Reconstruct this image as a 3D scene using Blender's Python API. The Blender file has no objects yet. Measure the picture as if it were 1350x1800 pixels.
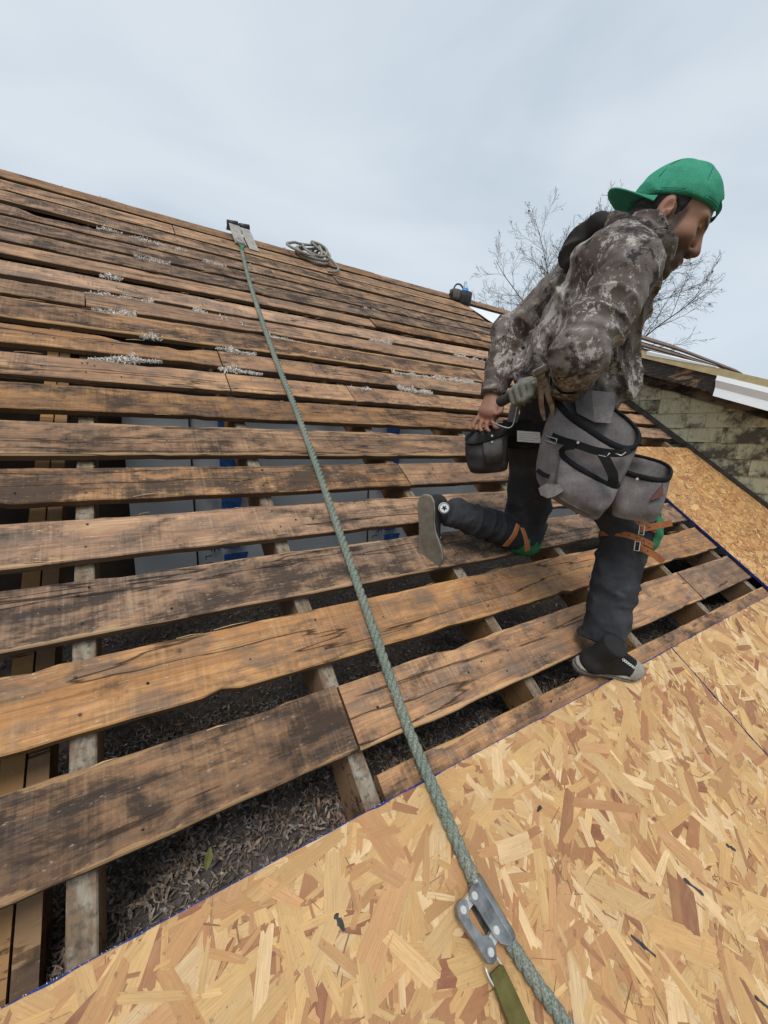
import bpy, bmesh, math, random
import numpy as np
from mathutils import Vector, Matrix, Euler

scene = bpy.context.scene
random.seed(7)
rng = np.random.default_rng(11)
PITCH = math.atan2(9, 12)          # roof pitch 9 in 12
CP, SP = math.cos(PITCH), math.sin(PITCH)
EYE = 1.06                         # camera height above the board plane (m)

# ------------------------------------------------------------------ camera
R = np.array([[0.84676479, -0.07460483, 0.52671008],
              [-0.53138495, -0.16490804, 0.83092991],
              [0.02486738, -0.98347875, -0.17927981]])
# orthonormalise (rows: ridge axis, up-slope horizontal axis, vertical axis seen from the camera)
u_, s_, v_ = np.linalg.svd(R); R = u_ @ v_
CAM = np.array([0.0, -EYE * SP, EYE * CP])
FPX = 706.0
cam_data = bpy.data.cameras.new("camera")
cam = bpy.data.objects.new("camera", cam_data)
scene.collection.objects.link(cam)
cam_data.sensor_fit = 'HORIZONTAL'; cam_data.sensor_width = 36.0
cam_data.lens = 36.0 * FPX / 1350.0
cam_data.clip_start = 0.02; cam_data.clip_end = 3000
M = Matrix.Identity(4)
for i in range(3):
    M[i][0] = R[i, 0]; M[i][1] = -R[i, 1]; M[i][2] = -R[i, 2]; M[i][3] = CAM[i]
cam.matrix_world = M
scene.camera = cam

# ------------------------------------------------------------------ sky, sun, exposure
SUN_EL, SUN_AZ = math.radians(58), math.radians(215)     # azimuth from +Y clockwise
world = bpy.data.worlds.new("World"); scene.world = world; world.use_nodes = True
nt = world.node_tree; nt.nodes.clear()
def wn(t, **k):
    n = nt.nodes.new(t)
    for a, b in k.items(): setattr(n, a, b)
    return n
wo = wn('ShaderNodeOutputWorld'); bg = wn('ShaderNodeBackground')
sky = wn('ShaderNodeTexSky', sky_type='NISHITA', sun_disc=False)
sky.sun_elevation = SUN_EL; sky.sun_rotation = SUN_AZ
tc = wn('ShaderNodeTexCoord'); mp = wn('ShaderNodeMapping')
mp.inputs['Scale'].default_value = (1.0, 1.0, 2.2)
mp.inputs['Location'].default_value = (3.1, 0.7, 0.4)
cn = wn('ShaderNodeTexNoise'); cn.inputs['Scale'].default_value = 1.7
cn.inputs['Detail'].default_value = 5.0; cn.inputs['Roughness'].default_value = 0.5
cn.inputs['Distortion'].default_value = 0.5
cr = wn('ShaderNodeValToRGB')
cr.color_ramp.elements[0].position = 0.33; cr.color_ramp.elements[0].color = (0.425, 0.50, 0.565, 1)
cr.color_ramp.elements[1].position = 0.68; cr.color_ramp.elements[1].color = (0.575, 0.625, 0.67, 1)
sm = wn('ShaderNodeVectorMath', operation='SCALE'); sm.inputs['Scale'].default_value = 0.10
mx = wn('ShaderNodeMixRGB'); mx.inputs['Fac'].default_value = 0.88
nt.links.new(tc.outputs['Generated'], mp.inputs['Vector']); nt.links.new(mp.outputs[0], cn.inputs['Vector'])
nt.links.new(cn.outputs['Fac'], cr.inputs['Fac'])
nt.links.new(sky.outputs[0], sm.inputs[0]); nt.links.new(sm.outputs[0], mx.inputs['Color1'])
nt.links.new(cr.outputs[0], mx.inputs['Color2']); nt.links.new(mx.outputs[0], bg.inputs['Color'])
bg.inputs['Strength'].default_value = 1.0
nt.links.new(bg.outputs[0], wo.inputs['Surface'])
sun_d = bpy.data.lights.new("sun", 'SUN'); sun_d.energy = 1.5; sun_d.angle = math.radians(26)
sun_d.color = (1.0, 0.965, 0.92)
sun = bpy.data.objects.new("sun", sun_d); scene.collection.objects.link(sun)
sd = Vector((math.sin(SUN_AZ) * math.cos(SUN_EL), math.cos(SUN_AZ) * math.cos(SUN_EL), math.sin(SUN_EL)))
sun.rotation_euler = sd.to_track_quat('Z', 'Y').to_euler(); sun.location = sd * 40
scene.view_settings.view_transform = 'Standard'; scene.view_settings.look = 'None'
scene.view_settings.gamma = 1.0; scene.view_settings.use_curve_mapping = False
scene.view_settings.exposure = 0.42
scene.cycles.max_bounces = 6

# ------------------------------------------------------------------ helpers
C = scene.collection
def rf(u, v, w=0.0):
    "roof coordinates (along ridge, up the slope, out of the slope) to world"
    return np.array([u, v * CP - w * SP, v * SP + w * CP])
def rp(x, y, d):
    "point seen at photo position (x, y), d metres from the lens"
    r = R @ np.array([x - 675.0, y - 900.0, FPX]); return CAM + r / np.linalg.norm(r) * d
def rpl(x, y, w=0.0):
    "roof (u, v) of the point at height w over the boards seen at photo position (x, y)"
    r = R @ np.array([x - 675.0, y - 900.0, FPX]); n = np.array([0, -SP, CP])
    P = CAM + r * ((w - EYE) / (n @ r)); return P[0], P[1] * CP + P[2] * SP
def link(name, me, parent=None, mat=None, loc=None, rot=None, smooth=False):
    o = bpy.data.objects.new(name, me); C.objects.link(o)
    if mat is not None and len(me.materials) == 0:
        me.materials.append(mat)
    if parent is not None: o.parent = parent
    if loc is not None: o.location = loc
    if rot is not None: o.rotation_euler = rot
    if smooth:
        me.polygons.foreach_set('use_smooth', [True] * len(me.polygons))
    return o
def mesh(verts, faces, name='mesh'):
    me = bpy.data.meshes.new(name); me.from_pydata([tuple(map(float, v)) for v in verts], [], [tuple(map(int, f)) for f in faces])
    me.update(); return me
def tag(o, label=None, cat=None, group=None, kind=None):
    if label: o['label'] = label
    if cat: o['category'] = cat
    if group: o['group'] = group
    if kind: o['kind'] = kind
    return o
def empty(name, loc=(0, 0, 0), rot=(0, 0, 0), parent=None):
    o = bpy.data.objects.new(name, None); C.objects.link(o); o.location = loc; o.rotation_euler = rot
    o.empty_display_size = 0.1
    if parent is not None: o.parent = parent
    return o
class MB:
    "collects simple shapes into one mesh"
    def __init__(s): s.v = []; s.f = []
    def add(s, vs, fs):
        b = len(s.v); s.v += [tuple(map(float, q)) for q in vs]; s.f += [tuple(int(i) + b for i in f) for f in fs]; return s
    def box(s, lo, hi, M=None):
        (a, b, c), (d, e, f) = lo, hi
        vs = [(a,b,c),(d,b,c),(d,e,c),(a,e,c),(a,b,f),(d,b,f),(d,e,f),(a,e,f)]
        if M is not None: vs = [M @ Vector(q) for q in vs]
        return s.add(vs, [(0,3,2,1),(4,5,6,7),(0,1,5,4),(1,2,6,5),(2,3,7,6),(3,0,4,7)])
    def tube(s, pts, rad, n=8, cap=True, flat=1.0):
        pts = [np.array(p, float) for p in pts]; m = len(pts)
        rad = [rad] * m if np.isscalar(rad) else rad
        t = [pts[min(i+1, m-1)] - pts[max(i-1, 0)] for i in range(m)]
        t = [q / (np.linalg.norm(q) + 1e-12) for q in t]
        ref = np.array([0, 0, 1.0]) if abs(t[0][2]) < 0.9 else np.array([1.0, 0, 0])
        a = np.cross(t[0], ref); a /= np.linalg.norm(a)
        vs = []
        for i in range(m):
            a = a - t[i] * (a @ t[i]); a /= np.linalg.norm(a) + 1e-12; b = np.cross(t[i], a)
            for k in range(n):
                th = 2 * math.pi * k / n
                vs.append(pts[i] + rad[i] * (a * math.cos(th) + flat * b * math.sin(th)))
        fs = []
        for i in range(m - 1):
            for k in range(n):
                k2 = (k + 1) % n
                fs.append((i*n+k, i*n+k2, (i+1)*n+k2, (i+1)*n+k))
        if cap:
            fs.append(tuple(range(n - 1, -1, -1))); fs.append(tuple(range((m-1)*n, m*n)))
        return s.add(vs, fs)
    def rings(s, rings, closed=True, cap=True):
        n = len(rings[0]); vs = [q for r in rings for q in r]; fs = []
        for i in range(len(rings) - 1):
            for k in range(n if closed else n - 1):
                k2 = (k + 1) % n; fs.append((i*n+k, i*n+k2, (i+1)*n+k2, (i+1)*n+k))
        if cap and closed:
            fs.append(tuple(range(n - 1, -1, -1))); fs.append(tuple(range((len(rings)-1)*n, len(rings)*n)))
        return s.add(vs, fs)
    def disc(s, c, nrm, r, h, n=10):
        c = np.array(c, float); nrm = np.array(nrm, float); nrm /= np.linalg.norm(nrm)
        return s.tube([c, c + nrm * h], [r, r * 0.85], n)
    def build(s, name, mat, parent=None, smooth=False, loc=None, rot=None, origin=None):
        v = s.v
        if origin is not None: v = [tuple(np.array(q) - np.array(origin)) for q in v]
        o = link(name, mesh(v, s.f, name), parent, mat, loc, rot, smooth)
        return o
def spline(pts, n):
    "Catmull-Rom through the points"
    P = np.array(pts, float); P = np.vstack([2*P[0]-P[1], P, 2*P[-1]-P[-2]]); m = len(P) - 3; out = []
    for i in range(n):
        t = i / (n - 1) * m; k = min(int(t), m - 1); t -= k
        a, b, c, d = P[k:k+4]
        out.append(0.5 * ((2*b) + (-a+c)*t + (2*a-5*b+4*c-d)*t*t + (-a+3*b-3*c+d)*t**3))
    return np.array(out)

# ------------------------------------------------------------------ materials
class Mat:
    def __init__(s, name):
        s.m = bpy.data.materials.new(name); s.m.use_nodes = True; s.t = s.m.node_tree
        s.b = s.t.nodes['Principled BSDF']; s.b.inputs['Specular IOR Level'].default_value = 0.3
        s._v = None
    def n(s, t, **k):
        q = s.t.nodes.new(t)
        for a, b in k.items(): setattr(q, a, b)
        return q
    def l(s, a, b): s.t.links.new(a, b)
    def coord(s, kind='Object', scale=(1,1,1), rnd=True, attr=None):
        if attr:
            v = s.n('ShaderNodeAttribute', attribute_name=attr).outputs['Vector']
        else:
            v = s.n('ShaderNodeTexCoord').outputs[kind]
        if rnd:
            oi = s.n('ShaderNodeObjectInfo'); mu = s.n('ShaderNodeMath', operation='MULTIPLY'); mu.inputs[1].default_value = 37.0
            s.l(oi.outputs['Random'], mu.inputs[0])
            ad = s.n('ShaderNodeVectorMath', operation='ADD'); s.l(v, ad.inputs[0]); s.l(mu.outputs[0], ad.inputs[1]); v = ad.outputs[0]
        if scale != (1,1,1):
            mp = s.n('ShaderNodeMapping'); mp.inputs['Scale'].default_value = scale; s.l(v, mp.inputs['Vector']); v = mp.outputs[0]
        return v
    def noise(s, v, scale=1, detail=4, rough=0.55, dist=0.0):
        q = s.n('ShaderNodeTexNoise'); q.inputs['Scale'].default_value = scale; q.inputs['Detail'].default_value = detail
        q.inputs['Roughness'].default_value = rough; q.inputs['Distortion'].default_value = dist
        s.l(v, q.inputs['Vector']); return q.outputs['Fac']
    def ramp(s, f, stops, interp='LINEAR'):
        q = s.n('ShaderNodeValToRGB'); e = q.color_ramp.elements; q.color_ramp.interpolation = interp
        while len(e) < len(stops): e.new(0.5)
        for k, (p, c) in enumerate(stops):
            e[k].position = p; e[k].color = (c, c, c, 1) if np.isscalar(c) else (*c, 1)
        s.l(f, q.inputs['Fac']); return q.outputs['Color']
    def mix(s, fac, a, b, mode='MIX'):
        q = s.n('ShaderNodeMixRGB', blend_type=mode)
        for sock, val in ((q.inputs['Fac'], fac), (q.inputs['Color1'], a), (q.inputs['Color2'], b)):
            if hasattr(val, 'links'): s.l(val, sock)
            elif np.isscalar(val): sock.default_value = val if sock.type == 'VALUE' else (val, val, val, 1)
            else: sock.default_value = (*val, 1)
        return q.outputs['Color']
    def math(s, op, a, b=0.0, clamp=False):
        q = s.n('ShaderNodeMath', operation=op, use_clamp=clamp)
        for sock, val in ((q.inputs[0], a), (q.inputs[1], b)):
            if hasattr(val, 'links'): s.l(val, sock)
            else: sock.default_value = val
        return q.outputs[0]
    def sep(s, v):
        q = s.n('ShaderNodeSeparateXYZ'); s.l(v, q.inputs[0]); return q.outputs
    def color(s, c):
        if hasattr(c, 'links'): s.l(c, s.b.inputs['Base Color'])
        else: s.b.inputs['Base Color'].default_value = (*c, 1)
        return s
    def rough(s, r):
        if hasattr(r, 'links'): s.l(r, s.b.inputs['Roughness'])
        else: s.b.inputs['Roughness'].default_value = r
        return s
    def bump(s, h, strength=0.4, dist=0.004):
        q = s.n('ShaderNodeBump'); q.inputs['Strength'].default_value = strength; q.inputs['Distance'].default_value = dist
        s.l(h, q.inputs['Height'])
        if s._v is not None: s.l(s._v, q.inputs['Normal'])
        s._v = q.outputs[0]; s.l(s._v, s.b.inputs['Normal']); return s
    def set(s, **k):
        for a, b in k.items(): s.b.inputs[a.replace('_', ' ')].default_value = b
        return s

def plank_material(name, tan=(0.53,0.305,0.168), brown=(0.315,0.178,0.106), gray=(0.165,0.130,0.106), dark=(0.047,0.037,0.031), half=0.081, edge=0.8):
    m = Mat(name)
    g = m.noise(m.coord(scale=(1.1, 55, 55)), 1, 6, 0.65, 0.5)
    g2 = m.noise(m.coord(scale=(6, 230, 230)), 1, 3, 0.65)
    big = m.noise(m.coord(scale=(2.2, 6, 6)), 1, 5, 0.62, 0.7)
    mid = m.noise(m.coord(scale=(9, 17, 17)), 1, 6, 0.68, 0.4)
    saw = m.noise(m.coord(scale=(120, 5, 5)), 1, 4, 0.65)
    sawm = m.noise(m.coord(scale=(3.5, 5, 5)), 1, 3, 0.5)
    c = m.mix(m.ramp(big, [(0.38, 0), (0.60, 1)]), tan, brown)
    oi = m.n('ShaderNodeObjectInfo').outputs['Random']
    c = m.mix(m.math('MULTIPLY', m.ramp(mid, [(0.46, 0), (0.64, 1)]), 0.8), c, gray)
    c = m.mix(m.math('MULTIPLY', m.ramp(mid, [(0.28, 1), (0.44, 0)]), 0.5), c, (0.56,0.40,0.25))
    hw = m.noise(m.coord(scale=(1.2, 15, 15)), 1.0, 4, 0.55, 0.9)
    c = m.mix(m.math('MULTIPLY', m.ramp(hw, [(0.56, 0), (0.68, 1)]), 0.5), c, (0.47,0.25,0.125))
    c = m.mix(m.ramp(g, [(0.32, 0.6), (0.50, 0.0)]), c, (0.10,0.066,0.044))
    c = m.mix(m.math('MULTIPLY', m.ramp(g2, [(0.38, 1), (0.60, 0)]), 0.38), c, (0.12,0.08,0.055))
    # band-saw marks across the board, in patches
    sk = m.ramp(sawm, [(0.42, 0), (0.58, 1)])
    c = m.mix(m.math('MULTIPLY', m.math('MULTIPLY', m.ramp(saw, [(0.52, 0), (0.66, 1)]), sk), 0.28), c, (0.12,0.088,0.068))
    c = m.mix(m.math('MULTIPLY', m.math('MULTIPLY', m.ramp(saw, [(0.34, 1), (0.46, 0)]), sk), 0.18), c, (0.60,0.46,0.32))
    # black weather stains that have shapes of their own
    st = m.math('MULTIPLY', m.math('ADD', m.noise(m.coord(scale=(3.4, 7, 7)), 1.0, 8, 0.72, 0.5), m.noise(m.coord(scale=(8, 15, 15)), 1.0, 6, 0.7, 0.4)), 0.5)
    stf = m.math('ADD', st, m.math('MULTIPLY', m.math('SUBTRACT', g2, 0.5), 0.22))
    stf = m.math('ADD', stf, m.math('MULTIPLY', m.math('SUBTRACT', saw, 0.5), 0.10))
    c = m.mix(m.math('MULTIPLY', m.ramp(m.math('ADD', stf, m.math('MULTIPLY', m.math('SUBTRACT', m.math('FRACT', m.math('MULTIPLY', oi, 13.7)), 0.5), 0.11)), [(0.49, 0), (0.60, 1)]), 0.88), c, dark)
    # torn, fresher wood along both long edges
    y = m.sep(m.n('ShaderNodeTexCoord').outputs['Object'])[1]
    ed = m.math('DIVIDE', m.math('ABSOLUTE', y), half)
    wob = m.noise(m.coord(scale=(5, 30, 30)), 1, 5, 0.65)
    e = m.math('ADD', ed, m.math('MULTIPLY', m.math('SUBTRACT', wob, 0.5), 0.9))
    fres = m.ramp(e, [(0.98, 0), (1.08, 1)])
    c = m.mix(m.math('MULTIPLY', fres, 0.6), c, (0.54,0.335,0.175))
    # cracks along the grain
    ck = m.noise(m.coord(scale=(0.5, 8, 8)), 1, 5, 0.5, 0.25)
    k = m.ramp(m.math('ABSOLUTE', m.math('SUBTRACT', ck, 0.565)), [(0.0025, 1), (0.006, 0)])
    c = m.mix(m.math('MULTIPLY', k, 0.85), c, (0.018,0.012,0.009))
    # pale scratches and grit
    sp = m.noise(m.coord(scale=(50, 140, 140)), 1, 3, 0.6)
    c = m.mix(m.math('MULTIPLY', m.ramp(sp, [(0.66, 0), (0.74, 1)]), 0.55), c, (0.62,0.53,0.43))
    # the sawn edge faces are darker and browner than the scraped top
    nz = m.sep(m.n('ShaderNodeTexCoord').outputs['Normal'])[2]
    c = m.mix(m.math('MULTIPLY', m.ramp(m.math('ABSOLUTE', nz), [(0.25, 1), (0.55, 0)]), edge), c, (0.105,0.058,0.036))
    hs = m.n('ShaderNodeHueSaturation'); m.l(c, hs.inputs['Color'])
    m.l(m.math('ADD', m.math('MULTIPLY', oi, 0.50), 0.76), hs.inputs['Value'])
    m.l(m.math('ADD', m.math('MULTIPLY', m.math('FRACT', m.math('MULTIPLY', oi, 7.3)), 0.26), 0.93), hs.inputs['Saturation'])
    m.color(hs.outputs[0]).rough(0.88); m.set(Specular_IOR_Level=0.18)
    m.bump(g, 0.6, 0.003); m.bump(m.math('MULTIPLY', saw, sk), 0.35, 0.0015); m.bump(g2, 0.35, 0.0012)
    m.bump(m.math('SUBTRACT', 1.0, k), 0.8, 0.004); m.bump(mid, 0.25, 0.003)
    return m.m
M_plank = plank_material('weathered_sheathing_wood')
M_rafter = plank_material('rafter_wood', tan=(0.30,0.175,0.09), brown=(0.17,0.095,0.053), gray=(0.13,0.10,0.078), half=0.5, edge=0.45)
def rafter_top():
    m = Mat('whitened_rafter_edge'); v = m.coord()
    n = m.noise(m.coord(scale=(5, 2, 5)), 6, 5, 0.65); f = m.noise(v, 70, 3, 0.6)
    c = m.mix(m.ramp(n, [(0.38, 0), (0.56, 1)]), (0.33,0.29,0.225), (0.20,0.135,0.085))
    c = m.mix(m.ramp(f, [(0.3, 0.8), (0.5, 0)]), c, (0.07,0.06,0.05))
    return m.color(c).rough(0.9).bump(f, 0.5, 0.003).m
M_rafter_top = rafter_top()
def plain(name, c, rough=0.7, var=0.25, scale=20, metal=0.0, bump=0.0, spec=None, detail=4):
    m = Mat(name); v = m.coord()
    n = m.noise(v, scale, detail, 0.6)
    lo = tuple(x * (1 - var) for x in c); hi = tuple(min(1, x * (1 + var)) for x in c)
    m.color(m.mix(m.ramp(n, [(0.3, 0), (0.7, 1)]), lo, hi)).rough(rough); m.set(Metallic=metal)
    if bump: m.bump(n, bump, 0.003)
    if spec is not None: m.set(Specular_IOR_Level=spec)
    return m.m
# ================================================================== ROOF
def vnoise(x, seed=0):
    "1-D value noise on arrays"
    x = np.asarray(x, float); i = np.floor(x).astype(int); f = x - i; f = f*f*(3-2*f)
    h = lambda k: (np.sin((k + seed * 57.3) * 127.1) * 43758.5453) % 1.0
    return h(i) * (1 - f) + h(i + 1) * f
def vnoise2(x, y, seed=0):
    x = np.asarray(x, float); y = np.asarray(y, float)
    i = np.floor(x).astype(int); j = np.floor(y).astype(int); f = x - i; g = y - j
    f = f*f*(3-2*f); g = g*g*(3-2*g)
    h = lambda a, b: (np.sin(a * 127.1 + b * 311.7 + seed * 74.7) * 43758.5453) % 1.0
    return (h(i,j)*(1-f)+h(i+1,j)*f)*(1-g) + (h(i,j+1)*(1-f)+h(i+1,j+1)*f)*g

ROWS = [(4.12,3.96),(3.908,3.727),(3.687,3.516),(3.454,3.304),(3.25,3.10),(3.067,2.911),(2.841,2.71),(2.646,2.496),
        (2.435,2.294),(2.25,2.069),(2.007,1.864),(1.802,1.656),(1.592,1.445),(1.377,1.213),(1.152,1.01),(0.942,0.798),
        (0.736,0.581),(0.526,0.367),(0.299,0.145),(0.083,-0.07)]
RAFT = [-2.75,-2.09,-1.44,-0.78,-0.127,0.428,1.09,1.74,2.418,3.07,3.72,4.37]
BT = 0.024                                    # board thickness
JOINTS = {11:[0.428], 12:[0.428,1.09], 15:[1.09], 19:[0.428,2.418], 4:[1.09], 5:[-0.78], 7:[1.74], 8:[-1.44,3.07], 9:[-0.127],
          10:[2.418], 2:[0.428], 3:[1.74], 6:[3.07,-1.44], 13:[3.07], 14:[-1.44], 16:[3.07], 17:[-0.78], 18:[3.07], 1:[-0.78,2.418,5.0,7.6,10.2]}
roof = empty('house_roof', rf(0.5, 0.0))
tag(roof, 'steep old plank roof stripped of shingles, with gaps showing the attic', 'roof')
RO = np.array(roof.location)
def roof_local(o, u, v, w, rz=0.0):
    o.parent = roof; o.location = tuple(rf(u, v, w) - RO); o.rotation_euler = (PITCH, 0, rz)

def board_mesh(L, W, seed, rag=1.0, notch=None):
    n = max(6, int(L / 0.045)); xs = np.linspace(-L/2, L/2, n)
    r = np.random.default_rng(seed)
    def edge(sd, amp):
        a = (vnoise(xs*1.4+sd*9, sd)-0.5)*0.007 + (vnoise(xs*7+sd*3, sd+2)-0.5)*0.0045 + (vnoise(xs*24, sd+5)-0.5)*0.0028
        for _ in range(int(L * 1.6)):                           # splintered bites out of the edge
            c0 = r.uniform(-L/2, L/2); wd = r.uniform(0.012, 0.08); dp = r.uniform(0.002, 0.011)
            a -= dp * np.clip(1 - np.abs(xs - c0) / wd, 0, 1) ** 0.7
        return a * amp
    hi = W/2 + edge(seed % 97 + 1, rag); lo = -W/2 - edge(seed % 89 + 40, rag)
    if notch is not None:                                       # (x0, x1, depth) broken away on the upper edge
        for (a, b, d) in notch:
            k = np.clip(np.minimum((xs-a)/0.05, (b-xs)/0.08), 0, 1); hi -= d * k * (0.8+0.4*vnoise(xs*18, 3))
    z = (vnoise(xs*0.8+seed, 7) - 0.5) * 0.010 + (vnoise(xs*3+seed, 8) - 0.5) * 0.002
    cup = 0.0025 * (r.random() - 0.3)
    rings = []
    c = 0.0025
    for i in range(n):
        x = xs[i]; a, b, q = lo[i], hi[i], z[i]
        m1 = a + (b-a)*0.33; m2 = a + (b-a)*0.67
        rings.append([(x,a,q-BT),(x,b,q-BT),(x,b+0.0006,q-c*1.4),(x,b-c,q),(x,m2,q+cup),(x,m1,q+cup),(x,a+c,q),(x,a-0.0006,q-c*1.4)])
    mb = MB().rings([rg[::-1] for rg in rings], True, True)
    return mesh(mb.v, mb.f, 'sheathing_board')

nailMB, holeMB, splMB = MB(), MB(), MB()
bseed = 100
for ri, (T, B) in enumerate(ROWS):
    row = ri + 1; T *= EYE; B *= EYE
    u0 = -3.0 if row != 20 else 0.445
    u1 = {1: 13.4}.get(row, 4.52 if row <= 13 else 3.42)
    if row in (2, 3): u1 = 3.60
    cuts = sorted([u0] + [j for j in JOINTS.get(row, []) if u0 < j < u1] + [u1])
    for a, b in zip(cuts[:-1], cuts[1:]):
        bseed += 1
        L = b - a - 0.006; W = (T - B) * random.uniform(0.985, 1.02)
        notch = None
        uc = (a + b) / 2
        if row == 10 and a < -2: notch = [(-L/2, -1.62 - uc, 0.085)]
        if row == 11 and a < -2: notch = [(-0.05 - uc, 0.36 - uc, 0.03)]
        if row == 4 and b > 2: notch = [(-0.35 - uc, 0.16 - uc, 0.05)]
        if row == 4 and a < -2: notch = [(-0.45 - uc, 0.1 - uc, 0.055)]
        if row == 16 and a < 0: notch = [(-0.2 - uc, 0.25 - uc, 0.006)]
        me = board_mesh(L, W, bseed, 0.45 if row == 20 else 1.0, notch)
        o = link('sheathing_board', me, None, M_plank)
        roof_local(o, uc, (T + B) / 2, random.uniform(-0.0025, 0.0025), random.uniform(-0.0016, 0.0016))
        for rr in RAFT:                                         # nails where the board crosses a rafter
            if a + 0.02 < rr < b - 0.02:
                for fv in (0.25, 0.76):
                    q = rf(rr + random.uniform(-0.012, 0.012), B + (T-B)*(fv + random.uniform(-.07,.07)), 0.002)
                    nailMB.disc(q - RO, (0, -SP, CP), 0.0036, 0.0018, 7)
        for _ in range(int(L * 5)):                              # old shingle-nail holes and stubs
            q = rf(random.uniform(a+.02, b-.02), B + (T-B)*random.uniform(0.1, 0.92), 0.0028)
            holeMB.disc(q - RO, (0, -SP, CP), random.uniform(0.0015, 0.0038), 0.0022, 6)
        for _ in range(int(L * 3)):                              # splinters torn up along the edges
            up = random.random() < 0.6
            x = random.uniform(a+.05, b-.1); y = (T - random.uniform(0,0.008)) if up else (B + random.uniform(0,.008))
            ln = random.uniform(0.02, 0.10); th = random.uniform(-0.16, 0.16); ww = random.uniform(0.0008, 0.0022)
            p0 = rf(x, y, 0.001) - RO; p1 = rf(x + ln*math.cos(th), y + ln*math.sin(th)*(1 if up else -1)*0.5, random.uniform(0.001, 0.010)) - RO
            splMB.tube([p0, (p0+p1)/2 + np.array([0,0,0.002]), p1], [ww*0.7, ww, ww*0.15], 4)
M_nail = plain('rusty_nail', (0.10,0.075,0.06), 0.6, 0.5, 90, 0.4)
M_hole = plain('nail_hole', (0.012,0.01,0.009), 0.9, 0.2)
M_splinter = plain('fresh_split_wood', (0.44,0.28,0.15), 0.8, 0.35, 30)
tag(nailMB.build('nail_heads', M_nail, roof), kind='stuff')
tag(holeMB.build('nail_holes', M_hole, roof), kind='stuff')
tag(splMB.build('splinters', M_splinter, roof), kind='stuff')

# rafters
for k, rr in enumerate(RAFT):
    L = 4.75; W = 0.046; D = 0.145
    v0 = -0.45
    mb = MB(); n = 40; rings = []
    for i in range(n):
        y = L * i / (n - 1)
        a = -W/2 + (vnoise(y*3+k, k)-.5)*0.004; b = W/2 + (vnoise(y*3+k, k+9)-.5)*0.004; t = (vnoise(y*5+k, k+4)-.5)*0.003
        rings.append([(a,y,-D),(a,y,t-.003),(a+.003,y,t),(b-.003,y,t),(b,y,t-.003),(b,y,-D)])
    mb.rings(rings)
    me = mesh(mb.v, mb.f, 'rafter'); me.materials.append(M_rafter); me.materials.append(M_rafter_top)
    for p in me.polygons:
        if p.normal.z > 0.6: p.material_index = 1
    o = link('rafter', me); roof_local(o, rr, v0, -BT - 0.012)
for uu, ww in ((-0.262, 0.040), (-0.219, 0.038)):               # doubled members set lower beside the first rafter
    mb = MB(); mb.box((-ww/2, 0, -0.10), (ww/2, 4.4, 0.0))
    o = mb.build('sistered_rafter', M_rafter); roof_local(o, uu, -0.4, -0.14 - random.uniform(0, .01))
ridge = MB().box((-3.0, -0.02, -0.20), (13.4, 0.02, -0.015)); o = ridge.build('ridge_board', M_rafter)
o.parent = roof; o.location = tuple(rf(0, 4.12*EYE+0.02, -0.01) - RO)
# far slope behind the ridge
bs = MB()
for i in range(21):
    bs.box((-3.0, 0.03 + i*0.22, -0.03), (13.4, 0.24 + i*0.22, -0.005))
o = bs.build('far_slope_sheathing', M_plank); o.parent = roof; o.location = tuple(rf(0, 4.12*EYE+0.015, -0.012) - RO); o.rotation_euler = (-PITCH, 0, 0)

# ------------------------------------------------------------------ OSB panels
def osb_material(name, tint=(1,1,1), grime=0.0):
    m = Mat(name)
    a = m.n('ShaderNodeAttribute', attribute_name='strand_colour').outputs['Color']
    sv = m.n('ShaderNodeAttribute', attribute_name='strand_uv').outputs['Vector']
    def sc(x, y):
        mp = m.n('ShaderNodeMapping'); mp.inputs['Scale'].default_value = (x, y, 1); m.l(sv, mp.inputs['Vector']); return mp.outputs[0]
    g = m.noise(sc(12, 520), 1, 4, 0.65, 0.3); g2 = m.noise(sc(26, 110), 1, 4, 0.65); g3 = m.noise(sc(9, 34), 1, 4, 0.6, 0.4)
    c = m.mix(1.0, a, (*tint,), 'MULTIPLY')
    ob = m.n('ShaderNodeTexCoord').outputs['Object']
    big = m.noise(ob, 2.0, 5, 0.6); mid = m.noise(ob, 11, 5, 0.65); sp = m.noise(ob, 90, 4, 0.7); fib = m.noise(ob, 42, 4, 0.65)
    # thin strands let the ones below show through, so tones drift inside each strand
    c = m.mix(m.math('MULTIPLY', m.ramp(g3, [(0.40, 0), (0.64, 1)]), 0.30), c, (0.46,0.27,0.13))
    c = m.mix(m.math('MULTIPLY', m.ramp(g3, [(0.26, 1), (0.44, 0)]), 0.25), c, (0.74,0.52,0.28))
    c = m.mix(m.math('MULTIPLY', m.ramp(mid, [(0.45, 0), (0.68, 1)]), 0.22), c, (0.50,0.29,0.145))
    c = m.mix(m.math('MULTIPLY', m.ramp(g, [(0.34, 1), (0.56, 0)]), 0.42), c, (0.31,0.175,0.08))
    c = m.mix(m.math('MULTIPLY', m.ramp(g2, [(0.60, 0), (0.74, 1)]), 0.30), c, (0.76,0.58,0.36))
    c = m.mix(m.math('MULTIPLY', m.ramp(big, [(0.42, 0), (0.72, 1)]), 0.20 + grime), c, (0.40,0.23,0.115))
    c = m.mix(m.math('MULTIPLY', m.ramp(sp, [(0.63, 0), (0.71, 1)]), 0.6), c, (0.16,0.085,0.05))
    c = m.mix(m.math('MULTIPLY', m.ramp(fib, [(0.64, 0), (0.72, 1)]), 0.45), c, (0.30,0.145,0.075))
    m.color(c).rough(0.66); m.bump(g, 0.6, 0.0012); m.bump(g2, 0.5, 0.002); m.bump(g3, 0.5, 0.003); m.bump(fib, 0.35, 0.003)
    return m.m
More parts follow.
